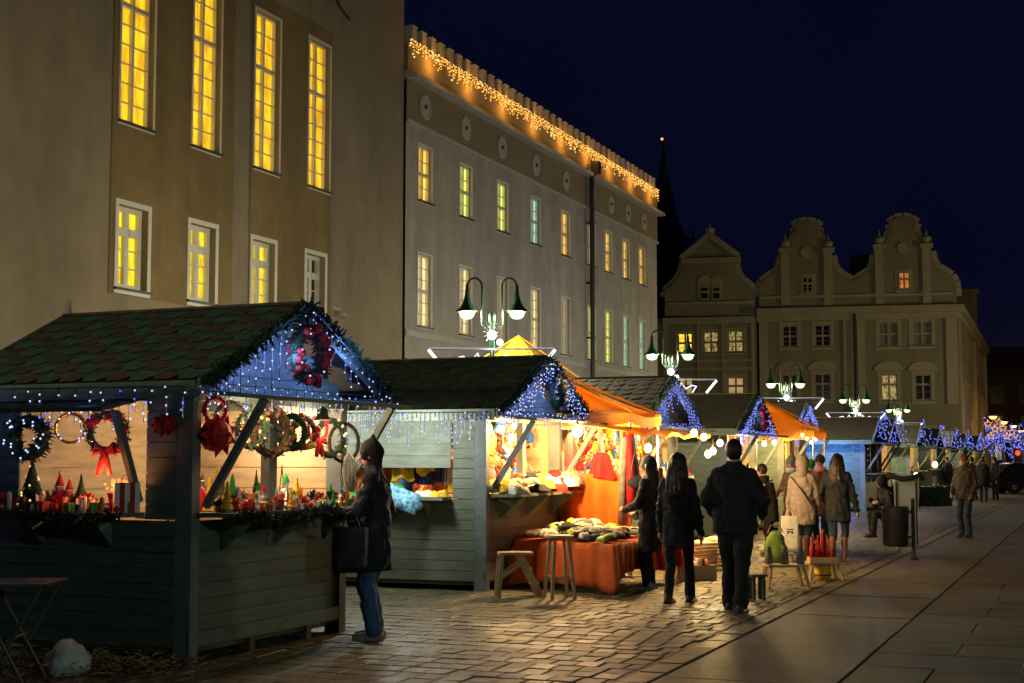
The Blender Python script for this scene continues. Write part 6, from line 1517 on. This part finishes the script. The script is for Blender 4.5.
# far walkers
p = ground(966, 538); person('man in a brown jacket and jeans standing alone on the stone pavement', p, face_dir(-DN * .4 + DS * -1), 1.74, feet=((-.1, .05, 0), (.1, -.03, 0)), hands=((-.22, .14, .9), (.22, .14, .92)), coat='brown_coat', coat_len=.66, coat_w=1.12, leg='jeans_dark', shoe='shoe', hat='beanie', hatm='cloth_brown', hair='none', vox=.016)
for i, (px, py, c_, lab) in enumerate([(984, 503, 'black', 'distant person in black walking past the far booths'), (973, 500, 'cloth_brown', 'distant person in brown beside the far booths'), (996, 500, 'cloth_black', 'distant person standing at the rear of the dark car'), (948, 497, 'navy', 'distant person in navy near the eighth stall')]):
    p = ground(px, py); person(lab, p, AW + i, 1.72, feet=((-.1, .12, 0), (.1, -.12, 0)), coat=c_, coat_len=.8, leg='black', hair='short', vox=.03)

# ================================================================== CAR AND FAR STREET
def car(label, loc, rz, paint):
    t = thing('parked_car', label, 'car', loc, rz)
    def prof(pts, y0, y1, taper=0):
        m_ = MB(); n = len(pts); vs = [(x, y0 + (taper if z > .95 else 0), z) for x, z in pts] + [(x, y1 - (taper if z > .95 else 0), z) for x, z in pts]
        m_.add(vs, [tuple(range(n)), tuple(range(2 * n - 1, n - 1, -1))] + [(i, i + n, (i + 1) % n + n, (i + 1) % n) for i in range(n)]); return m_
    def arch(cx, r=.36): return [(cx - r * math.cos(a * math.pi / 6), .28 + r * math.sin(a * math.pi / 6)) for a in range(7)]
    low = [(-2.1, .28)] + arch(-1.3) + arch(1.3) + [(2.1, .28), (2.15, .6), (2.05, .78), (1.0, .93), (.9, .95), (-1.75, .97), (-2.08, .9), (-2.15, .6)]
    b = prof(low, -.86, .86).build('body', paint, t); bv = b.modifiers.new('edge', 'BEVEL'); bv.width = .05; bv.segments = 3; bv.limit_method = 'ANGLE'
    b = prof([(-1.9, .955), (-1.5, 1.38), (-1.2, 1.44), (.0, 1.45), (.35, 1.38), (1.0, .955)], -.8, .8, .13).build('cabin', 'dark_glass', t)
    b = prof([(-1.45, 1.41), (-1.2, 1.465), (.0, 1.475), (.33, 1.40), (.3, 1.37), (-1.4, 1.37)], -.7, .7, .03).build('roof', paint, t)
    for x in (-1.3, 1.3):
        for y in (-.78, .78):
            w_ = MB(); w_.lathe([(.2, -.1), (.31, -.1), (.33, -.06), (.33, .06), (.31, .1), (.2, .1)], n=20); o = w_.build('wheel', 'rubber', t, True); o.location = (x, y, .33); o.rotation_euler = (R(90), 0, 0)
            r_ = MB(); r_.lathe([(.2, -.085), (.05, -.11), (.05, .11), (.2, .085)], n=14); r_.build('rim', 'metal', o)
    for y in (-.68, .68):
        m_ = MB(); m_.bx(2.06, 2.14, y - .14, y + .14, .6, .74); m_.build('headlight', 'frame', t); m_ = MB(); m_.bx(-2.16, -2.1, y - .12, y + .12, .68, .86); m_.build('tail_light', 'redshine', t)
    return t
q = at_y(1033, 460, 68); car('dark car parked across the far end of the street', (q.x, q.y, 0), .06, 'carpaint')
q = at_y(1036, 460, 76); car('blue car parked behind the dark one', (q.x, q.y, 0), .1, 'blue')
def sodium_lamp(label, px, py, Y, pw):
    p = at_y(px, py, Y); t = thing('orange_street_lamp', label, 'street lamp', (p.x, p.y, 0), 0, 'orange street lamps in the side street')
    m_ = MB(); m_.tube([(0, 0, 0), (0, 0, p.z - .1)], .07, 6); m_.build('post', 'iron', t); m_ = MB(); m_.lathe([(.1, .2), (.3, .12), (.45, -.05), (.4, -.06)], (0, 0, p.z), 10); m_.build('lamp_hood', 'iron', t)
    m_ = MB(); m_.sphere((0, 0, p.z - .1), .24, 10, 8, (1, 1, .6)); m_.build('globe', 'sodium', t, True); plight('lamp_light', t, (0, 0, p.z - .5), pw, (1, .48, .13), .3)
for i, (px, py, Y, pw) in enumerate([(993, 415.5, 92, 110), (1004, 421, 105, 110), (1013.5, 425, 118, 110), (1021, 430, 132, 110)]): sodium_lamp('orange street lamp in the side street, %s of four going away' % ORD[i], px, py, Y, pw)
def lit_tree(label, px, Y, zb, zt, w_, seed):
    q = at_y(px, 460, Y); t = thing('lit_tree', label, 'tree', (q.x, q.y, 0), 0, 'bare trees wrapped in blue lights'); rr = random.Random(seed)
    m_ = MB(); m_.tube([(0, 0, 0), (.05, 0, zb), (0, .05, zt * .8)], [.14, .1, .03], 6); m_.build('trunk', 'wood_dark', t)
    br = MB(); tips = []
    for k in range(16):
        a = rr.random() * 6.28; z0 = zb * .8 + (zt - zb) * .6 * rr.random(); L = w_ * rr.uniform(.5, 1); tp = Vector((math.cos(a) * L, math.sin(a) * L, z0 + rr.uniform(.3, 1.2))); tips.append((Vector((0, 0, z0)), tp)); br.tube([(0, 0, z0), tuple(Vector((0, 0, z0)).lerp(tp, .6) + Vector((0, 0, .1))), tp], [.04, .02, .006], 4)
    br.build('branch_work', 'wood_dark', t)
    m_ = MB()
    for k in range(120):
        a, b = rr.choice(tips); p = a.lerp(b, rr.random()) + Vector((rr.gauss(0, .12), rr.gauss(0, .12), rr.gauss(0, .25))); m_.mi = 0 if rr.random() < .7 else 1; m_.sphere(p, .038, 4, 3)
    kind(m_.build('led_glow', ['led_blue', 'led_dim'], t), 'stuff'); plight('tree_glow', t, (0, -.8, zb + 1), 25, BLUE, .3)
for i, (px, Y) in enumerate([(992, 84), (1003, 92), (1013, 98), (1023, 84)]): lit_tree('bare tree wrapped in blue lights, %s from the olive house corner' % ORD[i], px, Y, 2.3, 4.2, .75, 50 + i)
def star(label, px, py, Y, r, i):
    p = at_y(px, py, Y); o = thing('star_light', label, 'light decoration', p, 0, 'gold star lights over the side street'); m_ = MB()
    pts = [(math.cos(R(90 + 36 * k)) * r * (1 if k % 2 == 0 else .45), 0, math.sin(R(90 + 36 * k)) * r * (1 if k % 2 == 0 else .45)) for k in range(10)]
    m_.tube(pts + [pts[0], pts[1]], .02, 5, False); m_.build('star_frame', 'led_amber', o); m_ = MB(); m_.tube([(0, 0, r), (0, 0, r + .6)], .01, 4); m_.build('hanger', 'iron', o)
for i, (px, py) in enumerate([(988, 424), (995, 429), (991, 436), (1003, 428), (1007, 436), (1012, 432), (1018, 438), (999, 422)]): star('gold outlined star hanging over the side street, %s of the cluster' % ORD[i], px, py, 80 + i, .24, i)
tl = at_y(1017, 453, 76); t = thing('traffic_light', 'red signal light above the parked cars', 'traffic light', (tl.x, tl.y, 0)); m_ = MB(); m_.tube([(0, 0, 0), (0, 0, tl.z - .3)], .05, 6); m_.build('post', 'iron', t); m_ = MB(); m_.bx(-.16, .16, -.1, .1, tl.z - .75, tl.z + .25); m_.build('signal_box', 'iron', t); m_ = MB(); m_.sphere((0, -.12, tl.z), .13, 10, 8, (1, .5, 1)); m_.build('lens', 'tail', t, True)
for k, nm in ((.28, 'amber'), (.56, 'green')): m_ = MB(); m_.sphere((0, -.11, tl.z - k), .1, 8, 6, (1, .4, 1)); m_.build('lens', 'dark_glass', t, True)
